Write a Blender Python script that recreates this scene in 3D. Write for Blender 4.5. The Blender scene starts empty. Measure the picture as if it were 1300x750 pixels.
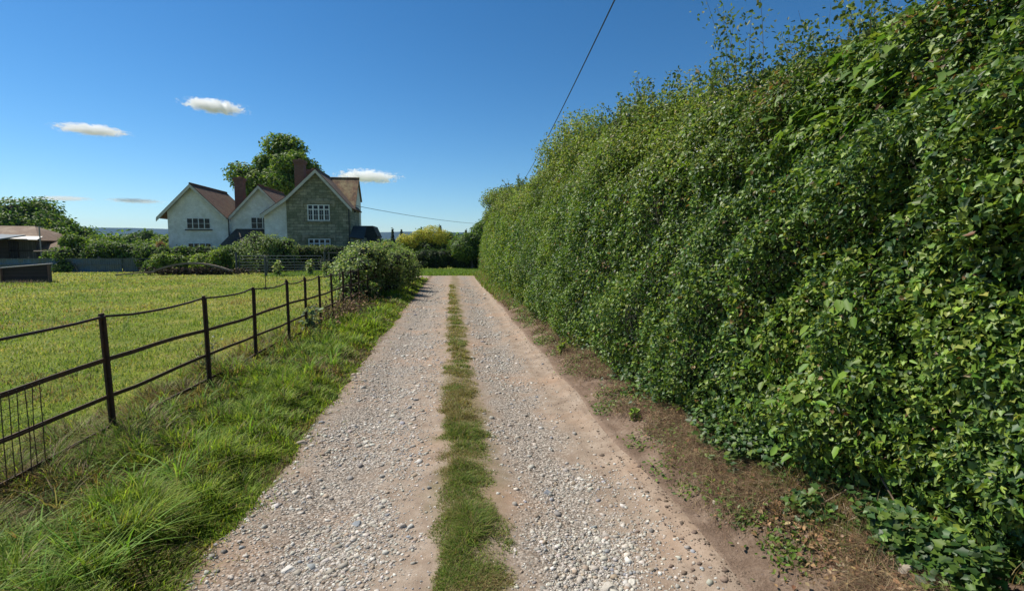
import bpy, math, random
import numpy as np
from mathutils import Vector, Matrix
R = math.radians
rng = np.random.default_rng(7); random.seed(7)
sc = bpy.context.scene

# ------------------------------------------------------------------ camera, world, sun, exposure
cam = bpy.data.objects.new('camera', bpy.data.cameras.new('camera')); sc.collection.objects.link(cam)
cam.location = (0, 0, 1.6); cam.rotation_euler = (R(90-5.0), 0, R(-6.58))
cam.data.lens = 18.0; cam.data.sensor_width = 36; cam.data.clip_end = 20000; cam.data.clip_start = .05
sc.camera = cam
SUN_AZ, SUN_EL = -62, 53            # compass style from +Y, clockwise positive
w = bpy.data.worlds.new('World'); sc.world = w; w.use_nodes = True
nt = w.node_tree; bg = nt.nodes['Background']
sky = nt.nodes.new('ShaderNodeTexSky'); sky.sky_type = 'NISHITA'; sky.sun_disc = False
sky.sun_elevation = R(SUN_EL); sky.sun_rotation = R(SUN_AZ)
sky.air_density = 1.0; sky.dust_density = .15; sky.ozone_density = 4.5; sky.altitude = 300
hs = nt.nodes.new('ShaderNodeHueSaturation'); hs.inputs['Saturation'].default_value = 1.15
def vscale(src, k):
    v = nt.nodes.new('ShaderNodeVectorMath'); v.operation = 'SCALE'; v.inputs['Scale'].default_value = k; nt.links.new(src, v.inputs[0]); return v.outputs[0]
gm = nt.nodes.new('ShaderNodeGamma'); gm.inputs[1].default_value = 1.28; nt.links.new(vscale(sky.outputs[0], .1), gm.inputs[0])
nt.links.new(vscale(gm.outputs[0], 10), hs.inputs['Color']); nt.links.new(hs.outputs[0], bg.inputs[0]); hs.inputs['Hue'].default_value = .493
bg.inputs[1].default_value = .103
sl = bpy.data.lights.new('sun', 'SUN'); sl.energy = 5.0; sl.angle = R(.53); sl.color = (1, .945, .84)
so = bpy.data.objects.new('sun', sl); sc.collection.objects.link(so)
sd = Vector((math.sin(R(SUN_AZ))*math.cos(R(SUN_EL)), math.cos(R(SUN_AZ))*math.cos(R(SUN_EL)), math.sin(R(SUN_EL))))
so.rotation_euler = sd.to_track_quat('Z', 'Y').to_euler(); so.location = (0, 0, 60)
sc.view_settings.view_transform = 'Standard'; sc.view_settings.look = 'None'
sc.view_settings.exposure = 0.38; sc.view_settings.gamma = 1
sc.cycles.max_bounces = 10; sc.cycles.volume_bounces = 8; sc.cycles.transparent_max_bounces = 8
sc.cycles.diffuse_bounces = 3; sc.cycles.volume_step_rate = 2; sc.cycles.use_denoising = True

# ------------------------------------------------------------------ helpers
def link(o): sc.collection.objects.link(o); return o
def tag(o, label=None, cat=None, group=None, kind=None):
    if label: o['label'] = label
    if cat: o['category'] = cat
    if group: o['group'] = group
    if kind: o['kind'] = kind
    return o
def empty(name, loc=(0, 0, 0), label=None, cat=None, group=None):
    o = link(bpy.data.objects.new(name, None)); o.location = loc; o.empty_display_size = .2
    return tag(o, label, cat, group)
def _h(ix, iy, iz, s):
    n = (ix*374761393 + iy*668265263 + iz*2147483647 + s*1274126177) & 0xffffffff
    n = ((n ^ (n >> 13))*1274126177) & 0xffffffff
    return ((n ^ (n >> 16)) & 0xffff)/65535.
NR = np.array(Matrix.Rotation(.7, 3, 'X') @ Matrix.Rotation(.55, 3, 'Y') @ Matrix.Rotation(.9, 3, 'Z'))
def noise(p, f=1., s=0):
    p = np.asarray(p, float)*f
    if p.shape[-1] == 2: p = np.concatenate([p, np.zeros(p.shape[:-1]+(1,))], -1)
    p = p @ NR
    i = np.floor(p).astype(np.int64); t = p-i; t = t*t*(3-2*t); o = 0
    for a in (0, 1):
        for b in (0, 1):
            for c in (0, 1):
                wgt = (t[..., 0] if a else 1-t[..., 0])*(t[..., 1] if b else 1-t[..., 1])*(t[..., 2] if c else 1-t[..., 2])
                o = o+wgt*_h(i[..., 0]+a, i[..., 1]+b, i[..., 2]+c, s)
    return o
def fbm(p, f=1., s=0, n=3): return sum(noise(p, f*2.03**k, s+k)*.5**k for k in range(n))/sum(.5**k for k in range(n))
def sst(a, b, x): t = np.clip((x-a)/(b-a), 0, 1); return t*t*(3-2*t)
def nrm(v): return v/np.maximum(np.linalg.norm(v, axis=-1, keepdims=True), 1e-9)

def np_mesh(name, V, faces_idx, sizes, mat, parent=None, col=None, smooth=False):
    me = bpy.data.meshes.new(name); V = np.asarray(V, np.float32).reshape(-1, 3)
    me.vertices.add(len(V)); me.vertices.foreach_set('co', V.ravel())
    me.loops.add(len(faces_idx)); me.loops.foreach_set('vertex_index', np.asarray(faces_idx, np.int32))
    st = np.concatenate([[0], np.cumsum(sizes)[:-1]]).astype(np.int32)
    me.polygons.add(len(sizes)); me.polygons.foreach_set('loop_start', st)
    if smooth: me.polygons.foreach_set('use_smooth', np.ones(len(sizes), bool))
    me.update(calc_edges=True)
    if col is not None:
        a = me.color_attributes.new('col', 'FLOAT_COLOR', 'POINT')
        a.data.foreach_set('color', np.concatenate([col, np.ones((len(col), 1))], 1).astype(np.float32).ravel())
    me.materials.append(mat)
    o = link(bpy.data.objects.new(name, me))
    if parent: o.parent = parent; o.matrix_parent_inverse = Matrix.Translation(-parent.location)
    return o
def scatter(name, T, F, pos, ax, ay, az, s, col, mat, parent=None):
    T = np.asarray(T, float); N = len(pos); k = len(T); s = np.broadcast_to(np.asarray(s, float), (N,))
    V = pos[:, None] + s[:, None, None]*(T[None, :, 0:1]*ax[:, None]+T[None, :, 1:2]*ay[:, None]+T[None, :, 2:3]*az[:, None])
    f = np.concatenate([np.array(q) for q in F]); sz = np.array([len(q) for q in F])
    idx = (f[None]+(np.arange(N)*k)[:, None]).ravel()
    return np_mesh(name, V, idx, np.tile(sz, N), mat, parent, np.repeat(col, k, 0))
IVY = [(0, 0, 0), (0, 1, -.1), (.36, -.14, .09), (.40, .12, .06), (.52, .36, .13), (.28, .56, .06), (-.36, -.14, .09), (-.40, .12, .06), (-.52, .36, .13), (-.28, .56, .06)]
IVYF = [(0, 2, 3, 4, 5, 1), (0, 1, 9, 8, 7, 6)]
OVAL = [(0, 0, 0), (.27, .3, .08), (.22, .7, .06), (0, 1, -.08), (-.22, .7, .06), (-.27, .3, .08)]
OVALF = [(0, 1, 2, 3), (0, 3, 4, 5)]
LANCE = [(0, 0, 0), (.2, .28, .09), (.17, .66, .05), (0, 1.05, -.14), (-.17, .66, .05), (-.2, .28, .09)]
def frames(n, tip):
    n = nrm(n); ay = nrm(tip-n*np.sum(n*tip, -1, keepdims=True)); return np.cross(ay, n), ay, n
def pal(N, cols, wts, jit=.18, cj=.06):
    c = np.array(cols)[rng.choice(len(cols), N, p=np.array(wts)/sum(wts))]
    return np.clip(c*(1+jit*rng.standard_normal((N, 1)))*(1+cj*rng.standard_normal((N, 3))), .004, .9)
def blades(name, P, h, az, lean, wd, col, mat, parent=None, seg=3):
    N = len(P); d = np.stack([np.cos(az), np.sin(az), 0*az], 1); wv = np.stack([-np.sin(az), np.cos(az), 0*az], 1)
    ts = np.linspace(0, 1, seg+1); V = []
    for k, t in enumerate(ts):
        c = P + d*(lean*h*t**1.8)[:, None] + np.array([0, 0, 1])*(h*t*(1-.42*lean*t))[:, None]
        ww = (wd*.5*(1-t**1.6))[:, None]
        if k < seg: V += [c-wv*ww, c+wv*ww]
        else: V += [c]
    V = np.stack(V, 1); k = 2*seg+1; f = []; sz = []
    for q in range(seg-1): f += [2*q, 2*q+1, 2*q+3, 2*q+2]; sz.append(4)
    f += [2*seg-2, 2*seg-1, 2*seg]; sz.append(3)
    idx = (np.array(f)[None]+(np.arange(N)*k)[:, None]).ravel()
    return np_mesh(name, V, idx, np.tile(sz, N), mat, parent, np.repeat(col, k, 0))

class MB:
    def __init__(s): s.v = []; s.f = []
    def add(s, vs, fs): b = len(s.v); s.v += [tuple(p) for p in vs]; s.f += [tuple(b+i for i in f) for f in fs]; return s
    def box(s, x0, x1, y0, y1, z0, z1):
        return s.add([(x, y, z) for z in (z0, z1) for y in (y0, y1) for x in (x0, x1)], [(0, 2, 3, 1), (4, 5, 7, 6), (0, 1, 5, 4), (1, 3, 7, 5), (3, 2, 6, 7), (2, 0, 4, 6)])
    def prism(s, poly, y0, y1):      # polygon in XZ extruded along Y
        n = len(poly)
        return s.add([(x, y0, z) for x, z in poly]+[(x, y1, z) for x, z in poly], [tuple(range(n)), tuple(range(2*n-1, n-1, -1))]+[(i, i+n, (i+1) % n+n, (i+1) % n) for i in range(n)])
    def bar(s, a, b, wd, th, up=(0, 0, 1)):  # box from a to b
        a = Vector(a); b = Vector(b); d = (b-a).normalized(); u = Vector(up); sx = d.cross(u).normalized(); u = sx.cross(d)
        vs = [p+sx*i*wd/2+u*j*th/2 for p in (a, b) for i, j in ((-1, -1), (1, -1), (1, 1), (-1, 1))]
        return s.add(vs, [(3, 2, 1, 0), (4, 5, 6, 7), (0, 1, 5, 4), (1, 2, 6, 5), (2, 3, 7, 6), (3, 0, 4, 7)])
    def tube(s, pts, rad, n=6):
        pts = [Vector(p) for p in pts]; m = len(pts); rad = [rad]*m if not hasattr(rad, '__len__') else rad; vs = []
        for i, p in enumerate(pts):
            d = (pts[min(i+1, m-1)]-pts[max(i-1, 0)]).normalized(); a = d.cross(Vector((.3, .9, .1) if abs(d.z) > .9 else (0, 0, 1))).normalized(); b = d.cross(a)
            vs += [p+(a*math.cos(t)+b*math.sin(t))*rad[i] for t in [2*math.pi*k/n for k in range(n)]]
        fs = [(i*n+k, i*n+(k+1) % n, (i+1)*n+(k+1) % n, (i+1)*n+k) for i in range(m-1) for k in range(n)]
        return s.add(vs, fs+[tuple(range(n-1, -1, -1)), tuple((m-1)*n+k for k in range(n))])
    def slab(s, p, th):              # quad thickened downwards along its normal
        p = [Vector(q) for q in p]; n = (p[1]-p[0]).cross(p[3]-p[0]).normalized()
        if n.z < 0: n = -n
        q = [v-n*th for v in p]
        return s.add(p+q, [(0, 1, 2, 3), (7, 6, 5, 4), (0, 4, 5, 1), (1, 5, 6, 2), (2, 6, 7, 3), (3, 7, 4, 0)])
    def build(s, name, mat, parent=None, smooth=False, bevel=0):
        me = bpy.data.meshes.new(name); me.from_pydata(s.v, [], s.f); me.materials.append(mat)
        if smooth: me.polygons.foreach_set('use_smooth', [True]*len(me.polygons))
        import bmesh
        b = bmesh.new(); b.from_mesh(me); bmesh.ops.recalc_face_normals(b, faces=b.faces)
        if bevel: bmesh.ops.bevel(b, geom=b.edges[:], offset=bevel, segments=1, affect='EDGES')
        b.to_mesh(me); b.free()
        o = link(bpy.data.objects.new(name, me))
        if parent:
            o.parent = parent; o.matrix_parent_inverse = Matrix.Translation(-parent.location if not parent.parent else Vector((0, 0, 0)))
        return o

# ------------------------------------------------------------------ materials
def newmat(name):
    m = bpy.data.materials.new(name); m.use_nodes = True; n = m.node_tree.nodes; p = n['Principled BSDF']; return m, n, m.node_tree.links, p
def node(n, t, **kw):
    x = n.new(t)
    for k, v in kw.items():
        if k in x.inputs.keys(): x.inputs[k].default_value = v
        else: setattr(x, k, v)
    return x
def ramp(n, l, src, stops):
    r = n.new('ShaderNodeValToRGB'); e = r.color_ramp.elements
    while len(e) < len(stops): e.new(.5)
    for i, (p, c) in enumerate(stops): e[i].position = p; e[i].color = (*c, 1) if len(c) == 3 else c
    l.new(src, r.inputs[0]); return r.outputs[0]
def mix(n, l, f, a, b, mode='MIX'):
    m = n.new('ShaderNodeMix'); m.data_type = 'RGBA'; m.blend_type = mode
    for i, x in ((0, f), (6, a), (7, b)):
        if hasattr(x, 'default_value') or hasattr(x, 'links'): l.new(x, m.inputs[i])
        elif i == 0: m.inputs[0].default_value = x
        else: m.inputs[i].default_value = (*x, 1)
    return m.outputs[2]
def mth(n, l, op, a, b=None, c=None, clamp=False):
    m = n.new('ShaderNodeMath'); m.operation = op; m.use_clamp = clamp
    for i, x in enumerate((a, b, c)):
        if x is None: continue
        if isinstance(x, (int, float)): m.inputs[i].default_value = x
        else: l.new(x, m.inputs[i])
    return m.outputs[0]
def tex(n, l, kind, vec, scale, detail=4, rough=.6):
    t = n.new('ShaderNodeTex'+kind); t.inputs['Scale'].default_value = scale
    if kind == 'Noise': t.inputs['Detail'].default_value = detail; t.inputs['Roughness'].default_value = rough
    l.new(vec, t.inputs['Vector']); return t
def bump(n, l, p, h, strength=.4, dist=.02):
    b = n.new('ShaderNodeBump'); b.inputs['Strength'].default_value = strength; b.inputs['Distance'].default_value = dist
    l.new(h, b.inputs['Height']); l.new(b.outputs[0], p.inputs['Normal']); return b
def leafmat(name, trans=.3, rough=.42, spec=.5, tint=(1.25, 1.25, .7)):
    m, n, l, p = newmat(name); a = node(n, 'ShaderNodeAttribute', attribute_name='col')
    l.new(a.outputs[0], p.inputs['Base Color']); p.inputs['Roughness'].default_value = rough; p.inputs['Specular IOR Level'].default_value = spec
    t = n.new('ShaderNodeBsdfTranslucent'); l.new(mix(n, l, 1., a.outputs[0], tint, 'MULTIPLY'), t.inputs[0])
    s = n.new('ShaderNodeMixShader'); s.inputs[0].default_value = trans
    l.new(p.outputs[0], s.inputs[1]); l.new(t.outputs[0], s.inputs[2]); l.new(s.outputs[0], n['Material Output'].inputs[0]); return m
def colmat(name, rough=.85):
    m, n, l, p = newmat(name); a = node(n, 'ShaderNodeAttribute', attribute_name='col')
    g = n.new('ShaderNodeNewGeometry'); t = tex(n, l, 'Noise', g.outputs['Position'], 160, 3)
    l.new(mix(n, l, .35, a.outputs[0], ramp(n, l, t.outputs[0], [(.3, (.45, .42, .4)), (.7, (1, 1, 1))]), 'MULTIPLY'), p.inputs['Base Color'])
    p.inputs['Roughness'].default_value = rough; bump(n, l, p, t.outputs[0], .3, .004); return m
def rough_mat(name, c1, c2, scale=8, rough=.8, bs=.3, bd=.01, metal=0, c3=None, sc3=1.3, stretch=(1, 1, 1)):
    m, n, l, p = newmat(name); tc = n.new('ShaderNodeTexCoord'); mp = n.new('ShaderNodeMapping'); mp.inputs['Scale'].default_value = stretch
    l.new(tc.outputs['Object'], mp.inputs[0]); v = mp.outputs[0]
    t = tex(n, l, 'Noise', v, scale, 6, .65); c = ramp(n, l, t.outputs[0], [(.32, c1), (.68, c2)])
    if c3: t3 = tex(n, l, 'Noise', v, sc3, 5, .7); c = mix(n, l, ramp(n, l, t3.outputs[0], [(.48, (0, 0, 0)), (.62, (1, 1, 1))]), c, c3)
    l.new(c, p.inputs['Base Color']); p.inputs['Roughness'].default_value = rough; p.inputs['Metallic'].default_value = metal
    if bs: bump(n, l, p, t.outputs[0], bs, bd)
    return m
def brick_mat(name, c1, c2, cm, bw, bh, mortar=.01, scale=1., stain=None, rough=.85, axes='XZ', bd=.012, off=.5, var=.5):
    m, n, l, p = newmat(name); tc = n.new('ShaderNodeTexCoord'); sp = n.new('ShaderNodeSeparateXYZ'); l.new(tc.outputs['Object'], sp.inputs[0])
    cb = n.new('ShaderNodeCombineXYZ')
    if axes == 'XZ': l.new(mth(n, l, 'ADD', sp.outputs[0], sp.outputs[1]), cb.inputs[0]); l.new(sp.outputs[2], cb.inputs[1])
    elif axes == 'YZ': l.new(sp.outputs[1], cb.inputs[0]); l.new(mth(n, l, 'MULTIPLY', sp.outputs[2], 1.4), cb.inputs[1])
    nz = tex(n, l, 'Noise', tc.outputs['Object'], 6, 3)
    v = n.new('ShaderNodeVectorMath'); v.operation = 'MULTIPLY_ADD'; l.new(nz.outputs['Color'], v.inputs[0]); v.inputs[1].default_value = (.03, .03, 0); l.new(cb.outputs[0], v.inputs[2])
    b = n.new('ShaderNodeTexBrick'); l.new(v.outputs[0], b.inputs['Vector']); b.offset = off
    b.inputs['Color1'].default_value = (*c1, 1); b.inputs['Color2'].default_value = (*c2, 1); b.inputs['Mortar'].default_value = (*cm, 1)
    b.inputs['Scale'].default_value = scale; b.inputs['Brick Width'].default_value = bw; b.inputs['Row Height'].default_value = bh; b.inputs['Mortar Size'].default_value = mortar
    t = tex(n, l, 'Noise', tc.outputs['Object'], 3.1, 6, .7)
    c = mix(n, l, var, b.outputs[0], ramp(n, l, t.outputs[0], [(.3, (.5, .5, .5)), (.7, (1.25, 1.25, 1.25))]), 'MULTIPLY')
    if stain:
        t2 = tex(n, l, 'Noise', tc.outputs['Object'], 1.1, 6, .75); c = mix(n, l, ramp(n, l, t2.outputs[0], [(.45, (0, 0, 0)), (.66, (.85, .85, .85))]), c, stain)
    l.new(c, p.inputs['Base Color']); p.inputs['Roughness'].default_value = rough
    bump(n, l, p, mth(n, l, 'ADD', mth(n, l, 'MULTIPLY', b.outputs['Fac'], -1), mth(n, l, 'MULTIPLY', t.outputs[0], .5)), .6, bd); return m

M = {}
M['ivy'] = leafmat('ivy leaf', .32, .46, .36)
M['leaf'] = leafmat('hedge leaf', .42, .5, .35)
M['tree'] = leafmat('tree leaf', .45, .55, .3)
M['grass'] = leafmat('grass blade', .42, .6, .22)
M['dry'] = leafmat('dry stem', .12, .8, .2, (1, 1, 1))
M['petal'] = leafmat('petal', .3, .6, .3, (1, 1, 1))
M['stone'] = colmat('loose stone')
M['iron'] = rough_mat('rusted iron', (.028, .017, .012), (.08, .042, .026), 45, .75, .4, .002, .1, (.09, .04, .02), 14)
M['wire'] = rough_mat('rusty wire', (.03, .02, .015), (.09, .05, .03), 60, .7, 0)
M['twig'] = rough_mat('twig bark', (.09, .06, .04), (.22, .16, .11), 40, .9, .3, .002)
M['straw'] = rough_mat('bleached stem', (.22, .16, .10), (.42, .33, .22), 30, .85, 0)
M['bark'] = rough_mat('bark', (.05, .04, .03), (.16, .13, .1), 9, .95, .8, .03, stretch=(1, 1, .25))
M['white'] = rough_mat('white painted timber', (.62, .61, .56), (.8, .79, .75), 4, .6, .1, .002)
M['barge'] = rough_mat('weathered painted board', (.46, .42, .34), (.62, .58, .49), 3, .7, .1, .002)
M['render'] = brick_mat('white painted brick', (.78, .765, .71), (.85, .835, .78), (.66, .64, .58), .225, .075, .006, 1, (.55, .535, .45), .8, bd=.006, var=.45)
M['sand'] = brick_mat('green weathered sandstone', (.23, .215, .13), (.42, .375, .25), (.11, .105, .075), .62, .24, .014, 1, (.10, .12, .065), .95, var=.9)
M['ston'] = rough_mat('dressed stone', (.25, .22, .15), (.36, .32, .23), 5, .9, .3, .006, 0, (.14, .15, .09))
M['tile'] = brick_mat('clay roof tile', (.12, .055, .035), (.21, .105, .06), (.04, .02, .015), .17, .13, .012, 1, (.15, .11, .06), .9, 'YZ', .02, var=.9)
M['tile2'] = brick_mat('lichened clay tile', (.14, .075, .04), (.27, .15, .075), (.09, .05, .03), .17, .13, .012, 1, (.30, .25, .12), .9, 'XZ', .02, var=.9)
M['slate'] = brick_mat('old dark tile', (.06, .045, .04), (.10, .075, .06), (.03, .025, .02), .17, .13, .012, 1, (.10, .09, .05), .9, 'XZ', .02)
M['brick'] = brick_mat('chimney brick', (.17, .07, .045), (.26, .12, .08), (.18, .14, .11), .225, .075, .01, 1, (.12, .08, .06), .9)
M['pot'] = rough_mat('clay pot', (.25, .12, .07), (.38, .2, .12), 10, .8, .1)
M['lead'] = rough_mat('dark lead', (.04, .045, .05), (.08, .085, .09), 5, .6, .1)
M['pipe'] = rough_mat('black pipe', (.015, .016, .018), (.03, .03, .03), 5, .5, 0)
M['planks'] = brick_mat('weathered planks', (.10, .085, .07), (.18, .155, .125), (.03, .025, .02), .18, 9, .012, 1, (.06, .06, .05), .9, bd=.01)
M['redwood'] = rough_mat('brown stained timber', (.10, .05, .035), (.19, .10, .07), 6, .8, .3, .01, stretch=(.3, .3, 3))
M['darkwood'] = brick_mat('dark creosoted boards', (.035, .024, .02), (.06, .04, .034), (.012, .01, .009), 9, .17, .012, 1, None, .85, bd=.01)
M['shedroof'] = rough_mat('rusted sheet roof', (.12, .072, .042), (.21, .13, .075), 5, .85, .3, .01, 0, (.25, .18, .12), .9)
M['felt'] = rough_mat('dark felt', (.03, .033, .03), (.06, .065, .06), 6, .9, .2)
M['zinc'] = rough_mat('pale galvanised sheet', (.22, .21, .2), (.34, .33, .31), 4, .55, .1, .002, .2, (.3, .25, .2))
M['galv'] = rough_mat('galvanised steel', (.06, .075, .08), (.11, .13, .14), 12, .5, .1, .002, .5)
M['bluesheet'] = rough_mat('faded blue sheet', (.05, .08, .11), (.10, .14, .175), 2, .6, .1, .004, 0, (.10, .12, .11), 1.1)
M['vivid'] = rough_mat('blue painted sheet', (.05, .11, .19), (.09, .16, .24), 2, .6, .1, .004, 0, (.10, .12, .12), 1.1)
M['timber'] = rough_mat('silvered timber', (.12, .09, .07), (.26, .21, .17), 7, .9, .5, .01, stretch=(.3, 3, 3))
M['core'] = rough_mat('dark filler', (.010, .014, .006), (.03, .032, .014), 14, 1, .8, .05)  # near-black filler for the solid cores added behind the leaves
m, n, l, p = newmat('window glass'); p.inputs['Base Color'].default_value = (.010, .013, .016, 1); p.inputs['Roughness'].default_value = .12; p.inputs['Specular IOR Level'].default_value = .25; M['glass'] = m

def ground_material():
    m, n, l, p = newmat('meadow'); g = n.new('ShaderNodeNewGeometry'); P = g.outputs['Position']
    a = tex(n, l, 'Noise', P, .45, 6, .65); b = tex(n, l, 'Noise', P, 3.2, 6, .7); c = tex(n, l, 'Noise', P, 26, 5, .7)
    base = ramp(n, l, a.outputs[0], [(.38, (.12, .18, .024)), (.5, (.20, .23, .04)), (.62, (.30, .27, .075))])
    col = mix(n, l, .75, base, ramp(n, l, b.outputs[0], [(.3, (.55, .62, .45)), (.7, (1.3, 1.25, 1.1))]), 'MULTIPLY')
    col = mix(n, l, .8, col, ramp(n, l, c.outputs[0], [(.3, (.4, .4, .4)), (.7, (1.35, 1.35, 1.3))]), 'MULTIPLY')
    sp = n.new('ShaderNodeSeparateXYZ'); l.new(P, sp.inputs[0])     # thatch and soil under the long verge grass
    vx = mth(n, l, 'ADD', sp.outputs[0], mth(n, l, 'MULTIPLY', b.outputs[0], .3))
    mr = n.new('ShaderNodeMapRange'); mr.inputs[1].default_value = -2.95; mr.inputs[2].default_value = -2.6; l.new(vx, mr.inputs[0])
    my = n.new('ShaderNodeMapRange'); my.inputs[1].default_value = 28; my.inputs[2].default_value = 32; my.inputs[3].default_value = 1; my.inputs[4].default_value = 0; l.new(sp.outputs[1], my.inputs[0])
    col = mix(n, l, mth(n, l, 'MULTIPLY', mr.outputs[0], my.outputs[0]), col, ramp(n, l, c.outputs[0], [(.35, (.035, .03, .014)), (.65, (.12, .10, .045))]))
    l.new(col, p.inputs['Base Color']); p.inputs['Roughness'].default_value = .95; p.inputs['Specular IOR Level'].default_value = .1
    bump(n, l, p, mth(n, l, 'ADD', c.outputs[0], b.outputs[0]), .7, .05); return m
def track_material():
    m, n, l, p = newmat('gravel track'); g = n.new('ShaderNodeNewGeometry'); P = g.outputs['Position']
    sp = n.new('ShaderNodeSeparateXYZ'); l.new(P, sp.inputs[0])
    wn = tex(n, l, 'Noise', P, 1.1, 5, .65); x = mth(n, l, 'ADD', sp.outputs[0], mth(n, l, 'MULTIPLY', mth(n, l, 'SUBTRACT', wn.outputs[0], .5), .95))
    v1 = tex(n, l, 'Voronoi', P, 62); v2 = tex(n, l, 'Voronoi', P, 26); fine = tex(n, l, 'Noise', P, 95, 4, .7); mid = tex(n, l, 'Noise', P, 5, 6, .7)
    dirt = ramp(n, l, mid.outputs[0], [(.3, (.21, .155, .115)), (.5, (.30, .232, .175)), (.7, (.385, .312, .245))])
    dirt = mix(n, l, .5, dirt, ramp(n, l, fine.outputs[0], [(.3, (.68, .66, .64)), (.7, (1.2, 1.2, 1.2))]), 'MULTIPLY')
    sv = n.new('ShaderNodeSeparateColor'); l.new(v1.outputs['Color'], sv.inputs[0])
    grav = ramp(n, l, sv.outputs[0], [(0, (.19, .175, .16)), (.35, (.33, .295, .255)), (.7, (.44, .39, .335)), (1, (.62, .575, .51))])
    grav = mix(n, l, 1, grav, ramp(n, l, v1.outputs['Distance'], [(0, (1.05, 1.05, 1.05)), (.45, (.85, .82, .79)), (.75, (.34, .30, .27))]), 'MULTIPLY')
    # gravel bands of the two wheel tracks
    def band(c, w_): return mth(n, l, 'SUBTRACT', 1, mth(n, l, 'DIVIDE', mth(n, l, 'ABSOLUTE', mth(n, l, 'SUBTRACT', x, c)), w_), clamp=True)
    bsum = mth(n, l, 'ADD', band(-.80, .62), band(.66, .48), clamp=True)
    bsum = mth(n, l, 'ADD', bsum, mth(n, l, 'MULTIPLY', mth(n, l, 'SUBTRACT', mid.outputs[0], .5), 1.5), clamp=True)
    gf = ramp(n, l, bsum, [(.2, (0, 0, 0)), (.75, (.9, .9, .9))])
    col = mix(n, l, gf, dirt, grav)
    # darker soil of the grassy crown
    cr = mth(n, l, 'SUBTRACT', 1, mth(n, l, 'DIVIDE', mth(n, l, 'ABSOLUTE', mth(n, l, 'SUBTRACT', x, .08)), .3), clamp=True)
    col = mix(n, l, ramp(n, l, cr, [(.15, (0, 0, 0)), (.6, (.8, .8, .8))]), col, (.17, .14, .075))
    # dark crumbly soil where the grass verge begins
    ed = mth(n, l, 'SUBTRACT', 1, mth(n, l, 'DIVIDE', mth(n, l, 'ABSOLUTE', mth(n, l, 'ADD', mth(n, l, 'ADD', sp.outputs[0], mth(n, l, 'MULTIPLY', mth(n, l, 'SUBTRACT', mid.outputs[0], .5), .3)), 1.37)), .17), clamp=True)
    col = mix(n, l, ramp(n, l, ed, [(.05, (0, 0, 0)), (.8, (.9, .9, .9))]), col, (.12, .085, .055))
    # reddish patches
    rp = tex(n, l, 'Noise', P, .9, 4, .6); col = mix(n, l, ramp(n, l, rp.outputs[0], [(.5, (0, 0, 0)), (.66, (.5, .5, .5))]), col, (.37, .235, .15))
    l.new(col, p.inputs['Base Color']); p.inputs['Roughness'].default_value = .92; p.inputs['Specular IOR Level'].default_value = .2
    hgt = mth(n, l, 'ADD', mth(n, l, 'MULTIPLY', mth(n, l, 'MULTIPLY', v1.outputs['Distance'], -1), gf), mth(n, l, 'MULTIPLY', fine.outputs[0], .5))
    bump(n, l, p, hgt, .8, .012); return m
def bank_material():
    m, n, l, p = newmat('bare earth'); g = n.new('ShaderNodeNewGeometry'); P = g.outputs['Position']
    sp = n.new('ShaderNodeSeparateXYZ'); l.new(P, sp.inputs[0])
    a = tex(n, l, 'Noise', P, 3.5, 7, .7); f = tex(n, l, 'Noise', P, 60, 5, .75); b = tex(n, l, 'Noise', P, 14, 5, .7)
    col = ramp(n, l, a.outputs[0], [(.32, (.12, .08, .055)), (.5, (.21, .147, .106)), (.68, (.32, .24, .18))])
    sm = ramp(n, l, mth(n, l, 'ADD', sp.outputs[0], mth(n, l, 'MULTIPLY', a.outputs[0], .12)), [(0, (0, 0, 0)), (1, (1, 1, 1))])
    mr = n.new('ShaderNodeMapRange'); mr.inputs[1].default_value = 1.40; mr.inputs[2].default_value = 1.58
    l.new(mth(n, l, 'ADD', sp.outputs[0], mth(n, l, 'MULTIPLY', b.outputs[0], .22)), mr.inputs[0])
    col = mix(n, l, mr.outputs[0], mix(n, l, ramp(n, l, b.outputs[0], [(.35, (0, 0, 0)), (.65, (1, 1, 1))]), (.24, .168, .122), (.325, .238, .18)), col)
    col = mix(n, l, .7, col, ramp(n, l, f.outputs[0], [(.3, (.6, .58, .56)), (.7, (1.25, 1.25, 1.25))]), 'MULTIPLY')
    l.new(col, p.inputs['Base Color']); p.inputs['Roughness'].default_value = .97; p.inputs['Specular IOR Level'].default_value = .1
    bump(n, l, p, mth(n, l, 'ADD', mth(n, l, 'MULTIPLY', b.outputs[0], 1.6), f.outputs[0]), .9, .018); return m
M['ground'] = ground_material(); M['track'] = track_material(); M['bank'] = bank_material()

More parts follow.
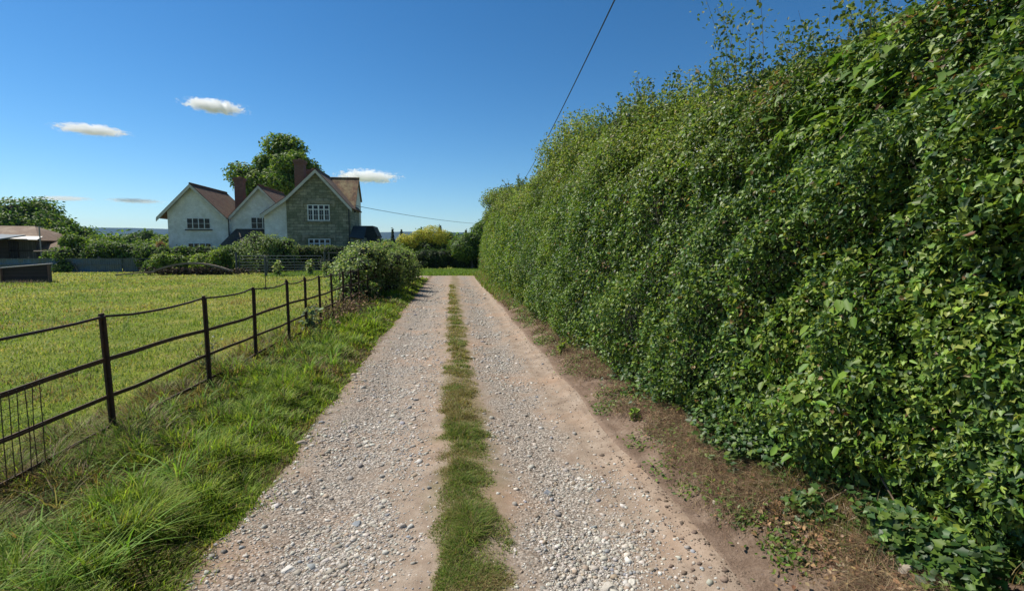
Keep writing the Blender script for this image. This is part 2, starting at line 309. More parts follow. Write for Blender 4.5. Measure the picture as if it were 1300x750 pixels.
# ------------------------------------------------------------------ terrain
def edge_l(y): return -1.33 - .07*sst(5, 25, y) - 9*sst(29.6, 31.5, y) + .22*(fbm(np.stack([y*0, y], -1), 1.0, 3, 4)-.5) + .06*(noise(np.stack([y*0, y], -1), 6, 13)-.5)
def edge_r(y): return 1.30 + .1*sst(20, 33, y) + .12*(noise(np.stack([y*0+9, y], -1), 1.1, 4)-.5)
def G(x, y, fine=True):
    x = np.asarray(x, float); y = np.asarray(y, float); P = np.stack([x, y], -1)
    far = 1-sst(24, 32, y); wob = .1*(noise(np.stack([x*0, y], -1), .5, 8)-.5)
    z = .10*(fbm(P, .12, 1)-.5)*sst(3, 12, np.abs(x))
    xx = x+wob
    z = z - far*.045*(np.exp(-((xx+.78)/.33)**2) + np.exp(-((xx-.78)/.33)**2)) + far*.02*np.exp(-((xx-.08)/.2)**2)
    z = z - far*.022*np.exp(-((xx-1.15)/.12)**2) + far*.012*np.exp(-((xx-1.36)/.05)**2) + far*.009*np.exp(-((xx-1.27)/.018)**2)
    z = z + .09*sst(1.35, 1.75, -x)*far
    b = (.16*sst(1.42, 1.62, x)+.84*sst(1.5, 2.5, x))*(.30+.10*(noise(P, .7, 5)-.5)); z = z + b*sst(-6, 0, x)*(1-sst(33, 37, y))
    if fine: z = z + .026*(fbm(P, 3.5, 6, 4)-.5)*(1-sst(1.0, 1.12, x)) + .11*(fbm(P, 3.0, 9, 4)-.5)*sst(1.42, 1.75, x) + .035*(noise(P, 13, 10)-.5)*sst(1.42, 1.7, x)
    return z
def grid(name, xs, ys, fz, mat, kind='structure'):
    X, Y = np.meshgrid(xs, ys); Z = fz(X, Y); V = np.stack([X, Y, Z], -1).reshape(-1, 3); nx, ny = len(xs), len(ys)
    i = (np.arange(ny-1)[:, None]*nx+np.arange(nx-1)[None]).ravel()
    f = np.stack([i, i+1, i+nx+1, i+nx], 1).ravel()
    o = np_mesh(name, V, f, np.full(len(i), 4), mat, smooth=True); o['kind'] = kind; return o
def lump(a, b, n, pw): t = np.linspace(0, 1, n); return a+(b-a)*t**pw
xs = np.unique(np.concatenate([-lump(3.0, 5000, 90, 5), np.arange(-3.0, 3.01, .06), lump(3.0, 5000, 70, 5)]))
ys = np.unique(np.concatenate([-lump(.1, 400, 30, 3), np.arange(0, 10, .08), lump(10, 7000, 150, 4)]))
def fz_ground(x, y):
    z = G(x, y, False); dip = (x > edge_l(y)+.06) & (x < 2.95) & (y < 33.6) & (y > -5) | (x > -9) & (x <= edge_l(y)) & False
    z = np.where(dip & (y > -4), z-.07, z); r = np.hypot(x, y); return z - 4*sst(90, 500, r)
grid('ground', xs, ys, fz_ground, M['ground'])
xt = np.arange(-1.75, 1.56, .025); yt = np.concatenate([np.arange(-4, 1.0, .2), np.arange(1.0, 9, .025), lump(9, 33.4, 170, 1.2)])
def fz_track(x, y):
    z = G(x, y)+.008; el = edge_l(y)
    return z - .09*(1-sst(-.10, .05, x-el)) - .15*sst(-.25, .15, y-33.0-.5*(fbm(np.stack([x, y*0], -1), 1.2, 17)-.5)*2-.25*np.cos(x*1.2))
grid('gravel_track', xt, np.unique(yt), fz_track, M['track'])
# turn of the track towards the house, beyond the bush
grid('track_turning', np.arange(-4.2, -1.6, .12), np.arange(28.6, 33.4, .12), lambda x, y: G(x, y, False)+.012-.10*(1-sst(0, .5, np.minimum(np.minimum(y-29.3+.3*fbm(np.stack([x, y], -1), 1.1, 3), 33.3-y+.2*noise(np.stack([x, y], -1), 1, 5)), -1.75-x+4*0+8*(y > 0)*0+0.6))), M['track'])
grid('earth_bank', np.arange(1.30, 3.05, .03), np.unique(np.concatenate([np.arange(-4, 1.2, .2), np.arange(1.2, 9, .03), lump(9, 35, 150, 1.2)])),
     lambda x, y: G(x, y)+.014 - .06*(1-sst(-.03, .06, x-edge_r(y))) , M['bank'])
# far hills
def hills(name, y0, x0, x1, hs_, seed, col1, col2):
    m, n, l, p = newmat(name); g = n.new('ShaderNodeNewGeometry'); t = tex(n, l, 'Noise', g.outputs['Position'], .006, 5, .6)
    l.new(ramp(n, l, t.outputs[0], [(.4, col1), (.6, col2)]), p.inputs['Base Color']); p.inputs['Roughness'].default_value = 1; p.inputs['Specular IOR Level'].default_value = 0
    X = np.linspace(x0, x1, 160)
    def fz(x, y):
        ridge = np.interp(x, *hs_)+16*(fbm(np.stack([x, x*0+seed], -1), .0035, seed, 4)-.5); t_ = (y-y0)/700.; return -6+ridge*np.sin(np.clip(t_, 0, 1)*math.pi)**.8 + 6*(fbm(np.stack([x, y], -1), .012, seed)-.5)
    grid(name, X, np.linspace(y0, y0+700, 26), fz, m)
hills('far_hills', 3400, -5200, 3000, ([-5200, -3200, -2600, -1500, -700, -300, 60, 500, 3000], [168, 166, 163, 150, 128, 143, 138, 120, 110]), 3, (.018, .032, .034), (.03, .045, .042))
hills('near_hills', 2100, -3300, 2500, ([-3300, -1700, -1200, -600, -160, 100, 2500], [66, 68, 74, 62, 70, 58, 60]), 8, (.025, .045, .03), (.06, .08, .04))

# ------------------------------------------------------------------ loose gravel
def polar(N, r0, r1, a0, a1):
    r = np.exp(rng.uniform(math.log(r0), math.log(r1), N)); a = rng.uniform(R(a0), R(a1), N); return r*np.sin(a), r*np.cos(a), r
ico = []; t_ = (1+5**.5)/2
for a_, b_ in ((1, t_), (1, -t_), (-1, t_), (-1, -t_)): ico += [(0, a_, b_), (a_, b_, 0), (b_, 0, a_)]
ico = nrm(np.array(ico)); 
from itertools import combinations
dmin = min(np.linalg.norm(ico[i]-ico[j]) for i, j in combinations(range(12), 2))
icof = []
for tri in combinations(range(12), 3):
    if all(abs(np.linalg.norm(ico[i]-ico[j])-dmin) < 1e-3 for i, j in combinations(tri, 2)):
        a_, b_, c_ = ico[list(tri)]; icof.append(tri if np.dot(np.cross(b_-a_, c_-a_), a_) > 0 else (tri[0], tri[2], tri[1]))
icof = np.array(icof)
def stones(name, x, y, s, col, mat, parent=None):
    N = len(x); V = ico[None]*(1+rng.uniform(-.36, .36, (N, 12, 1))); V = V*np.stack([rng.uniform(.7, 1.2, N), rng.uniform(.7, 1.2, N), rng.uniform(.35, .75, N)], 1)[:, None]
    a = rng.uniform(0, 6.28, N); c, d = np.cos(a)[:, None], np.sin(a)[:, None]; V = np.stack([V[..., 0]*c-V[..., 1]*d, V[..., 0]*d+V[..., 1]*c, V[..., 2]+.1*V[..., 0]], -1)*s[:, None, None]
    V = V+np.stack([x, y, G(x, y)+.008+s*.02], 1)[:, None]
    return np_mesh(name, V, (icof.ravel()[None]+(np.arange(N)*12)[:, None]).ravel(), np.full(N*20, 3), mat, parent, np.repeat(col, 12, 0))
x, y, r = polar(560000, 1.9, 24, -45, 55)
wob = .6*(noise(np.stack([x, y], -1), 1.1, 21)-.5); xx = x+wob
dens = np.clip(1.25-np.abs(xx+.80)/.55, 0, 1)+np.clip(1.3-np.abs(xx-.66)/.40, 0, 1); dens *= .16+1.1*sst(.36, .58, fbm(np.stack([x, y], -1), 1.6, 22)); dens += .05
ok = (rng.random(len(x)) < dens) & (x > edge_l(y)+.04) & (x < 1.28) & ((np.abs(x-.08) > .2) | (rng.random(len(x)) < .03))
x, y, r = x[ok][:150000], y[ok][:150000], r[ok][:150000]
s = np.clip((.0029)*np.exp(.62*rng.standard_normal(len(x))), .002, .02)*(1+r*.13); s[rng.random(len(s)) < .005] *= 2.0
scol = pal(len(x), [(.42, .38, .32), (.31, .285, .25), (.52, .47, .40), (.56, .53, .47), (.29, .29, .30), (.37, .29, .21)], [5, 3, 5, 3, 1, 2], .15, .02)
tag(stones('gravel', x, y, s, scol, M['stone']), 'loose grey and tan gravel scattered along the two wheel tracks', 'gravel', kind='stuff')
NC = 9000; nx_, ny_ = np.clip(1.5+.22*rng.standard_normal(NC), 1.05, 2.1), np.exp(rng.uniform(math.log(1.7), math.log(14), NC))
tag(stones('soil_crumbs', nx_, ny_, np.clip(.0042*np.exp(.6*rng.standard_normal(NC)), .002, .022), pal(NC, [(.17, .12, .085), (.26, .19, .14), (.48, .41, .33)], [6, 4, .4], .15, .02), M['stone']), 'small crumbs of soil and stone on the bare earth bank', 'soil', kind='stuff')
def rock(x, y, sx, sy, sz, col, label, seed, rot=0):
    import bmesh
    b = bmesh.new(); bmesh.ops.create_icosphere(b, subdivisions=3, radius=1)
    for v in b.verts:
        q = np.array(v.co)+seed; k = .72+.5*float(fbm(q[None], 1.3, seed)[0])+.12*float(noise(q[None], 5, seed)[0])
        for ax_ in ((1, .2, .4), (-.6, .7, .3), (.1, -.9, .4), (-.2, .1, 1)):
            a_ = Vector(ax_).normalized(); d_ = v.co.dot(a_)
            if d_ > .72: v.co -= a_*(d_-.72)*.9
        v.co *= k
    me = bpy.data.meshes.new('stone'); b.to_mesh(me); b.free(); me.materials.append(rough_mat('rock', tuple(c*.75 for c in col), tuple(min(1, c*1.15) for c in col), 30, .85, .5, .004))
    o = link(bpy.data.objects.new('stone', me)); o.scale = (sx, sy, sz); o.rotation_euler = (0, 0, rot); o.location = (x, y, float(G(x, y))+sz*.45)
    return tag(o, label, 'stone', 'larger stones lying on the track')
rock(.74, 2.30, .045, .035, .022, (.50, .45, .38), 'largest pale tan stone, on the right wheel track near its earth edge', 3, .4)
rock(.87, 2.32, .032, .022, .014, (.60, .56, .48), 'flat cream stone just right of the largest pale stone on the track', 5, 1)
rock(.62, 3.28, .034, .026, .018, (.18, .19, .21), 'dark blue grey stone at the edge of the right wheel track gravel', 8, 2)
rock(-1.26, 4.3, .05, .032, .024, (.30, .25, .20), 'brown wedge of stone beside the left grass verge', 11, .2)
rock(-.86, 2.62, .04, .03, .014, (.62, .58, .52), 'whitish flat stone on the left wheel track in the foreground', 13, .7)
rock(-.58, 3.0, .036, .03, .016, (.24, .26, .28), 'slate grey stone among smaller gravel on the left wheel track', 17, 1.4)
rock(1.98, 1.92, .065, .05, .05, (.30, .25, .19), 'pale rough rock half buried below the ivy at the hedge foot', 19, .3)

# ------------------------------------------------------------------ grass
GC = [(.075, .125, .022), (.11, .165, .03), (.15, .19, .04), (.05, .09, .02)]
def grass(name, x, y, r, h, wd, lean, cols, wts, label, dry=None, seed=0, zoff=0, jit=.2):
    N = len(x); az = rng.uniform(0, 6.28, N)*.8 + 6.28*noise(np.stack([x, y], -1), 1.5, seed+50)
    c = pal(N, cols, wts, jit)
    return tag(blades(name, np.stack([x, y, G(x, y)+zoff-.004], 1), h, az, lean, wd, c, M['grass']), label, 'grass', kind='stuff')
# field
x, y, r = polar(330000, 3.2, 60, -62, 6)
pt = fbm(np.stack([x, y], -1), .33, 31, 5); pt2 = fbm(np.stack([x, y], -1), 2.4, 33, 3)
ok = (x < -2.75) & ((y < 41)) & ~((y > 28.8) & (y < 33.5) & (x > -4)) & (rng.random(len(x)) < .35+.9*pt2)
x, y, r, pt, pt2 = (q[ok][:185000] for q in (x, y, r, pt, pt2)); N = len(x); print('field blades', N)
c1 = pal(N, [(.14, .22, .028), (.21, .285, .045), (.30, .33, .075)], [3, 4, 2], .15); c2 = pal(N, [(.36, .36, .10), (.44, .40, .15), (.29, .31, .07)], [3, 2, 3], .15)
c = np.where((rng.random(N) < np.clip((pt-.43)*6, .03, .8))[:, None], c2, c1); c = np.where((rng.random(N) < .4*sst(.60, .68, fbm(np.stack([x, y], -1), .8, 37, 3)))[:, None], pal(N, [(.30, .20, .09), (.24, .17, .07)], [1, 1]), c)
h = (.035+.10*np.clip(pt2-.25, 0, 1)+.02*rng.random(N))*(1+.012*r)*rng.uniform(.6, 1.3, N)
tag(blades('field_grass', np.stack([x, y, G(x, y, False)-.01], 1), h, rng.uniform(0, 6.28, N), rng.uniform(.3, 1.3, N), np.maximum(.004, .0013*r), c, M['grass'], seg=2), 'short patchy yellow green pasture grass across the field', 'grass', kind='stuff')
# verge: lush near the track, straw tinted under the fence
x, y, r = polar(620000, 1.9, 33, -60, 4)
el = edge_l(y); lim = -3.15
edge_n = .2*(fbm(np.stack([x, y], -1), 1.7, 41)-.5)
ok = (x < el+.05+.5*edge_n+.10*rng.standard_normal(len(x))*(rng.random(len(x)) < .25)) & (x > lim+edge_n) & (y < 29.5); x, y, r, el = (q[ok] for q in (x, y, r, el))
pn = fbm(np.stack([x, y], -1), 1.6, 43, 3); pc = fbm(np.stack([x, y], -1), 6.5, 44, 2)
ok = rng.random(len(x)) < .5+.7*sst(.3, .7, pc); x, y, r, el, pn, pc = (q[ok][:230000] for q in (x, y, r, el, pn, pc)); N = len(x); print('verge', N)
edge = sst(-.05, .35, el-x); under = sst(-2.25, -2.6, x) if False else sst(2.2, 2.65, -x)
h = (.06+.20*edge*np.clip(pn*1.3, .3, 1)*(.25+1.1*sst(.3, .8, pc)))*rng.uniform(.5, 1.25, N)*(1+.25*under)
drym = rng.random(N) < np.clip(.12+.42*under+.35*(1-edge)*0+.2*0+3.2*np.clip(.49-pn, 0, 1), 0, .8)
c = np.where(drym[:, None], pal(N, [(.24, .17, .08), (.16, .12, .06), (.36, .29, .15), (.20, .19, .06)], [3, 3, 1, 2]), pal(N, [(.17, .27, .028), (.25, .35, .04), (.33, .41, .06), (.10, .17, .022)], [4, 4, 3, 2], .24))
az = 6.28*noise(np.stack([x, y], -1), 2.3, 47)*1.2+rng.uniform(-2.2, 2.2, N)
tag(blades('verge_grass', np.stack([x, y, G(x, y, False)-.01], 1), h, az, rng.uniform(.25, 1.25, N), np.maximum(.0062, .0017*r)*rng.uniform(.5, 1.6, N), c, M['grass']), 'thick bright green grass on the verge between fence and track', 'grass', kind='stuff')
# long arching tussocks in the foreground verge
P_, H_, A_, L_, W_, C_ = [], [], [], [], [], []
for k in range(140):
    yy = float(np.exp(rng.uniform(math.log(2.0), math.log(15)))); xx_ = float(rng.uniform(-3.0, -1.6)); nb = int(rng.integers(10, 30)); s_ = rng.uniform(.6, 1.15)
    if k < 14: yy = rng.uniform(2.15, 3.1); xx_ = rng.uniform(-2.6, -1.9); nb = 34; s_ = .85
    a = rng.uniform(0, 6.28, nb); rr = .05*np.sqrt(rng.random(nb)); px_, py_ = xx_+rr*np.cos(a), yy+rr*np.sin(a)
    P_.append(np.stack([px_, py_, G(px_, py_)-.01], 1)); H_.append(rng.uniform(.15, .34, nb)*s_); A_.append(a+rng.uniform(-.5, .5, nb)); L_.append(rng.uniform(.4, 1.5, nb)); W_.append(rng.uniform(.007, .015, nb)*max(1, yy/7))
    C_.append(pal(nb, [(.14, .26, .03), (.19, .32, .045), (.25, .36, .08)], [3, 3, 1]) if rng.random() < .75 else pal(nb, [(.27, .22, .10), (.20, .19, .06)], [2, 1]))
tag(blades('long_grass', *[np.concatenate(q) for q in (P_, H_, A_, L_, W_, C_)], M['grass'], seg=5), 'long arching grass blades in tussocks below the fence', 'grass', kind='stuff')
# centre strip
x, y, r = polar(900000, 1.9, 24, -14, 22); cx = .08-.10*sst(4, 20, y)+.05*(noise(np.stack([x*0, y], -1), .8, 60)-.5)
hw = (.165+.12*(fbm(np.stack([x*0+3, y], -1), 1.2, 61)-.35))*(1-.25*sst(8, 20, y)); d = np.abs(x-cx)/hw+1.25*(fbm(np.stack([x, y], -1), 6, 62)-.5)
ok = (d < 1.15) & (rng.random(len(x)) < np.clip(1.25-d, 0, 1)*(.10+1.1*sst(.36, .56, fbm(np.stack([x, y], -1), 3.2, 63)))); x, y, r, d = (q[ok][:80000] for q in (x, y, r, d)); N = len(x); print('strip', N)
pn = fbm(np.stack([x, y], -1), 2.0, 64); dry = rng.random(N) < np.clip(.34+.7*sst(.46, .62, pn)+.25*sst(6, 16, y), 0, .85)
c = np.where(dry[:, None], pal(N, [(.29, .24, .10), (.22, .18, .07), (.38, .32, .15)], [3, 3, 1]), pal(N, [(.13, .21, .03), (.21, .28, .045), (.07, .12, .02)], [3, 3, 2]))
h = (.018+.055*np.clip(1.1-d, 0, 1)*rng.uniform(.2, 1.4, N)*(.25+.9*sst(.35, .7, noise(np.stack([x, y], -1), 5, 66))))*(1+.02*r)
tag(blades('strip_grass', np.stack([x, y, G(x, y)+.004], 1), h, rng.uniform(0, 6.28, N), rng.uniform(.3, 1.5, N), np.maximum(.0045, .0013*r), c, M['grass'], seg=2), 'narrow worn grass strip between the two wheel tracks', 'grass', kind='stuff')
# grass along the hedge foot and beyond the turning
x, y, r = polar(420000, 1.9, 36, -6, 56); xe = 1.60-.2*sst(9, 22, y)
pn = fbm(np.stack([x, y], -1), 1.3, 71); ok = (x > xe+.3*(pn-.5)-.1) & (x < 2.2) & (y < 36) & (np.hypot(x-1.98, y-1.85) > .16) & (rng.random(len(x)) < (.12+.28*sst(1.6, 1.95, x)+.25*sst(4, 9, y)+.7*sst(13, 20, y))*sst(.38, .6, pn+.12*sst(8, 16, y))); x, y, r = x[ok], y[ok], r[ok]; N = len(x); print('foot', N)
c = np.where((rng.random(N) < .80-.5*sst(5, 15, y))[:, None], pal(N, [(.27, .20, .10), (.20, .14, .07)], [1, 1]), pal(N, [(.13, .22, .035), (.19, .28, .055), (.08, .15, .03)], [2, 2, 1]))
tag(blades('hedge_foot_grass', np.stack([x, y, G(x, y)], 1), (.06+.11*sst(1.65, 1.95, x)+.22*sst(8, 22, y))*rng.uniform(.4, 1.3, N), rng.uniform(0, 6.28, N), rng.uniform(.2, 1.2, N), np.maximum(.004, .0014*r), c, M['grass']), 'tufts of green and dry grass along the foot of the ivy hedge', 'grass', kind='stuff')
x, y = rng.uniform(-12, 7, 30000), rng.uniform(33, 43.5, 30000); N = len(x); ok = (y > 33.2+.3*noise(np.stack([x, y], -1), 1)); x, y = x[ok], y[ok]; N = len(x)
tag(blades('far_verge_grass', np.stack([x, y, G(x, y, False)-.01], 1), rng.uniform(.1, .28, N), rng.uniform(0, 6.28, N), rng.uniform(.2, 1, N), rng.uniform(.03, .05, N), pal(N, [(.12, .21, .03), (.17, .25, .04)], [1, 1]), M['grass'], seg=2), 'bright green grass beyond the end of the track', 'grass', kind='stuff')

# ------------------------------------------------------------------ foliage builders
def leafset(P, Nn, size, cols, wts, name, mat, parent, T=OVAL, F=OVALF, droop=.5, jn=.55, jit=.2, colarr=None):
    N = len(P); n_ = nrm(nrm(Nn)+jn*rng.standard_normal((N, 3))+np.array([0, 0, .25])); tip = nrm(rng.standard_normal((N, 3))*.7+np.array([0, 0, -droop])+.3*nrm(Nn))
    ax, ay, az = frames(n_, tip); c = pal(N, cols, wts, jit) if colarr is None else colarr
    return scatter(name, T, F, P, ax, ay, az, size*rng.uniform(.6, 1.3, N), c, mat, parent)
def sph(N): return nrm(rng.standard_normal((N, 3)))
def lobes(c, rad, M_, lr, flat=.85):
    c = np.array(c, float); rad = np.array(rad, float); d = sph(M_); d[:, 2] = np.abs(d[:, 2])*1.3-.55; d = nrm(d); q = c+d*rad*(rng.random((M_, 1))**.45)*(1-lr*.75)
    return q, rad.mean()*lr*rng.uniform(.6, 1.2, M_)
def cloud(q, lr, N, flat=.8, shell=.62):
    wv = lr**2; k = rng.choice(len(q), N, p=wv/wv.sum()); d = sph(N); rr = rng.uniform(shell, 1.08, N)*(.82+.4*noise(d*2.2+k[:, None]*3.1, 1.3, 5))
    return q[k]+d*np.array([1, 1, flat])*(lr[k]*rr)[:, None], d
def coreblob(q, lr, name, parent, k=.62, flat=.8, zmin=.05):  # added solid dark blobs that block the sky between the leaves
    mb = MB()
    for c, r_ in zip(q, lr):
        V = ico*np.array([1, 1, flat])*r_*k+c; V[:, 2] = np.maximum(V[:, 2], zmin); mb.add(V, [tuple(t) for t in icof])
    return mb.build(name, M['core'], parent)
def limbs(name, base, q, r0, parent, top=.55, spread=1., n=9):
    mb = MB(); base = Vector(base); cen = Vector(q.mean(0)); hub = base.lerp(cen, top)
    mb.tube([base-Vector((0, 0, .15)), base.lerp(hub, .35)+Vector((r0*.3, 0, 0)), hub], [r0*1.25, r0*.9, r0*.7], 9)
    for c in q[rng.choice(len(q), min(n, len(q)), replace=False)]:
        c = Vector(c); m1 = hub.lerp(c, .5)+Vector((0, 0, -.08*(c-hub).length)); mb.tube([hub-Vector((0, 0, r0)), m1, c], [r0*.5, r0*.3, r0*.08], 6)
    return mb.build(name, M['bark'], parent, smooth=True)
def tree(name, label, cat, base, cen, rad, N, size, cols, wts, M_=26, lr=.34, r0=.3, group=None, part='crown', core=True, mat='tree', flat=.8):
    t = empty(name, base, label, cat, group); q, l_ = lobes(cen, rad, M_, lr)
    P, d = cloud(q, l_, N, flat); ok = P[:, 2] > base[2]+.05; P, d = P[ok], d[ok]
    nn = nrm(d*.6+nrm(P-np.array(cen))*.6)
    leafset(P, nn, size, cols, wts, part, M[mat], t)
    limbs('trunk' if part == 'crown' else 'stems', base, q, r0, t)
    if core: coreblob(q, l_, 'dark_core', t, .6 if core is True else core)
    return t
G1 = [(.075, .145, .022), (.12, .205, .03), (.17, .25, .045), (.05, .10, .018)]; W1 = [4, 4, 2, 2]
PALE = [(.27, .34, .13), (.18, .27, .07), (.38, .43, .22), (.11, .18, .04)]; 
DK = [(.035, .07, .018), (.055, .10, .02), (.085, .14, .03)]
YG = [(.19, .28, .035), (.25, .33, .05), (.13, .21, .03)]

# ------------------------------------------------------------------ the tall ivy hedge on the right
def HX(y): return np.interp(y, [-4, 1, 3, 5, 8, 15, 25, 37], [2.2, 2.16, 2.08, 1.93, 1.84, 1.80, 1.86, 2.0])
def HH(y): return np.interp(y, [-4, 3, 5.5, 7.4, 10.0, 12.5, 15, 18, 22.5, 29, 37], [3.15, 3.15, 3.2, 3.45, 3.7, 3.85, 3.5, 3.6, 4.0, 4.5, 4.0])
prof = np.array([(.12, -.04), (.0, .04), (-.04, .16), (.07, .42), (.25, .70), (.50, .9), (.88, 1.0), (1.4, 1.02), (2.3, .95), (3.0, .6), (3.05, .0)])
seg = np.concatenate([[0], np.cumsum(np.hypot(np.diff(prof[:, 0]), np.diff(prof[:, 1])*4))])
def hsurf(y, s):
    px_ = np.interp(s, seg, prof[:, 0]); pz = np.interp(s, seg, prof[:, 1]); z0 = .16
    return np.stack([HX(y)+px_, y, z0+pz*(HH(y)-z0)], -1)
def hnorm(y, s):
    e = .08; a = hsurf(y, s+e)-hsurf(y, s-e); b = np.array([0, 1., 0]); return nrm(np.cross(a, np.broadcast_to(b, a.shape)))*-1
chk = hnorm(np.array([5.]), np.array([2.]))[0]; HS = -1 if chk[0] > 0 else 1
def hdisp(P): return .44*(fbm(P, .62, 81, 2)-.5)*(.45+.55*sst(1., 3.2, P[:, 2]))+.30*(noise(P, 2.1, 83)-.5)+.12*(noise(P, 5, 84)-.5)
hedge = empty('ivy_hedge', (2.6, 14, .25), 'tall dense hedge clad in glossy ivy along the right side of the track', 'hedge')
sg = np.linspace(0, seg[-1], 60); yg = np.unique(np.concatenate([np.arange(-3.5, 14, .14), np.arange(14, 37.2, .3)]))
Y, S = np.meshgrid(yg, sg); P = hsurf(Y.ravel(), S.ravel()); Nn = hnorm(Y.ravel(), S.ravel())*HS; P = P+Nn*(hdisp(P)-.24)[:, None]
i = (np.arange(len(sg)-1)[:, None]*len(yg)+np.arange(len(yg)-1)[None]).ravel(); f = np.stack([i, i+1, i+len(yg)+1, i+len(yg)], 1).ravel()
np_mesh('dark_core', P, f, np.full(len(i), 4), M['core'], hedge)  # added dark sheet behind the ivy leaves, stops seeing through the hedge
def hleaf(N, y0, y1, size, name, T, F, mat, s0=0., s1=None, sel=None, droop=.5, jn=.75, depth=.32, cf=None, lump_=True, logy=False):
    y = np.exp(rng.uniform(math.log(y0), math.log(y1), N)) if logy else rng.uniform(y0, y1, N); s = rng.uniform(s0, s1 or seg[8], N); P = hsurf(y, s); n_ = hnorm(y, s)*HS
    dpt = -depth*rng.random(N)**1.6+.03; P = P+n_*(hdisp(P)+dpt)[:, None]
    P += n_*(.30*(fbm(P, 4.6, 87, 2)-.5))[:, None]
    if sel is not None: k = sel(P); P, n_, = P[k], n_[k]
    c = cf(P); N = len(P); n2 = nrm(n_*.9+np.array([0, 0, .5])+jn*rng.standard_normal((N, 3))); tip = nrm(.55*rng.standard_normal((N, 3))+np.array([0, 0, -droop])+.35*n_)
    ax, ay, az = frames(n2, tip); scatter(name, T, F, P, ax, ay, az, (size(P) if callable(size) else size)*rng.uniform(.55, 1.3, N), c, M[mat], hedge)
def ivyc(P):
    N = len(P); t = fbm(P, 1.1, 91); hi = np.clip((P[:, 2]-1.0)/2.5, 0, 1)*.5+.5*sst(8, 20, P[:, 1])
    base = pal(N, [(.036, .082, .024), (.07, .135, .026), (.135, .22, .03), (.21, .29, .045)], [4, 5, 4, 2.5], .22)
    yg_ = pal(N, [(.14, .23, .028), (.21, .30, .04), (.28, .32, .07), (.09, .16, .022)], [4, 4, 1.5, 2.5], .2)
    c = np.where((rng.random(N) < np.clip((t-.46)*3.5+.55*hi-.25*(1-sst(2.5, 6, P[:, 1])), .05, .9))[:, None], yg_, base)
    dead = rng.random(N) < .012+.25*sst(.66, .74, fbm(P, 1.9, 97)); return np.where(dead[:, None], pal(N, [(.20, .10, .04), (.28, .19, .08), (.13, .08, .04)], [1, 1, 1]), c)
hleaf(115000, 1.0, 6.2, .031, 'ivy_leaves', IVY, IVYF, 'ivy', cf=ivyc, logy=True)
hleaf(115000, 1.0, 6.2, .034, 'ivy_leaves', LANCE, OVALF, 'ivy', cf=ivyc, logy=True, jn=.85, droop=.35)
hleaf(150000, 6.0, 15, .045, 'ivy_leaves', OVAL, OVALF, 'ivy', cf=ivyc)
hleaf(110000, 14.8, 37, .075, 'ivy_leaves', OVAL, OVALF, 'leaf', cf=ivyc)
hleaf(6000, -3.4, 1.1, .10, 'ivy_leaves', OVAL, OVALF, 'ivy', cf=ivyc)
# small hawthorn leaves and thin growth towards the top
hleaf(45000, 3.5, 16, .030, 'small_leaves', OVAL, OVALF, 'leaf', s0=seg[4], s1=seg[7], droop=.1, jn=.9, depth=.12, cf=lambda P: pal(len(P), [(.14, .20, .045), (.20, .24, .07), (.10, .15, .035), (.24, .20, .08)], [4, 3, 3, 1]))
# broad bright leaves near the top of the closest stretch
hleaf(800, 2.2, 5.6, .085, 'broad_leaves', IVY, IVYF, 'leaf', s0=seg[4], s1=seg[7], droop=.9, jn=.35, depth=.04, sel=lambda P: (noise(P, 1.5, 101) > .52), cf=lambda P: pal(len(P), [(.09, .17, .025), (.14, .23, .03), (.17, .25, .04)], [3, 3, 1]))
hleaf(110, 2.0, 3.4, .075, 'broad_leaves', OVAL, OVALF, 'leaf', s0=seg[1], s1=seg[3], droop=.6, jn=.4, depth=-.03, sel=lambda P: (noise(P, 2.5, 105) > .55), cf=lambda P: pal(len(P), [(.14, .25, .03), (.19, .30, .05)], [1, 1]))
# sprays that break the outline
tw = MB(); LP, LN, LS = [], [], []; FP = []
specs = [(float(np.exp(rng.uniform(math.log(3.2), math.log(30)))), rng.uniform(5.2, 6.6), 1.) for _ in range(210)]
specs += [(rng.uniform(4.5, 5.3), rng.uniform(5.6, 6.3), 1.9) for _ in range(7)] + [(rng.uniform(10.2, 12.0), rng.uniform(5.2, 6.2), 1.2) for _ in range(8)] + [(rng.uniform(5.6, 7.5), rng.uniform(5.4, 6), 1.2) for _ in range(12)]
for yy, ss, big in specs:
    s_ = float(np.interp(ss, range(len(seg)), seg)); b = hsurf(np.array([yy]), np.array([s_]))[0]; n_ = (hnorm(np.array([yy]), np.array([s_]))*HS)[0]; b = b+n_*(hdisp(b[None])[0]-.15)
    L = rng.uniform(.25, .6)*big*(1+yy*.025); d = nrm(n_*.5+np.array([.0, rng.uniform(-.5, .5), 1.]) + .25*rng.standard_normal(3)); side = nrm(rng.standard_normal(3)); side[2] = -abs(side[2])*.5
    pts = [b+d*L*t+side*L*.22*t*t for t in np.linspace(0, 1, 6)]; w0 = max(.0025, .0007*yy); tw.tube(pts, [w0, w0*.9, w0*.75, w0*.6, w0*.45, w0*.3], 4)
    nl = int(44*big)
    for t in rng.uniform(.12, 1, nl):
        p_ = b+d*L*t+side*L*.22*t*t+rng.standard_normal(3)*.05*big*(1-.4*t); LP.append(p_); LN.append(rng.standard_normal(3)+np.array([0, 0, .6])); LS.append(.032+.0022*yy)
LP, LN, LS = map(np.array, (LP, LN, LS))
tw.build('twigs', M['twig'], hedge)
leafset(LP, LN, LS, [(.11, .17, .05), (.16, .21, .07), (.07, .12, .035), (.22, .24, .12)], [3, 3, 3, 1], 'spray_leaves', M['leaf'], hedge, droop=.2)
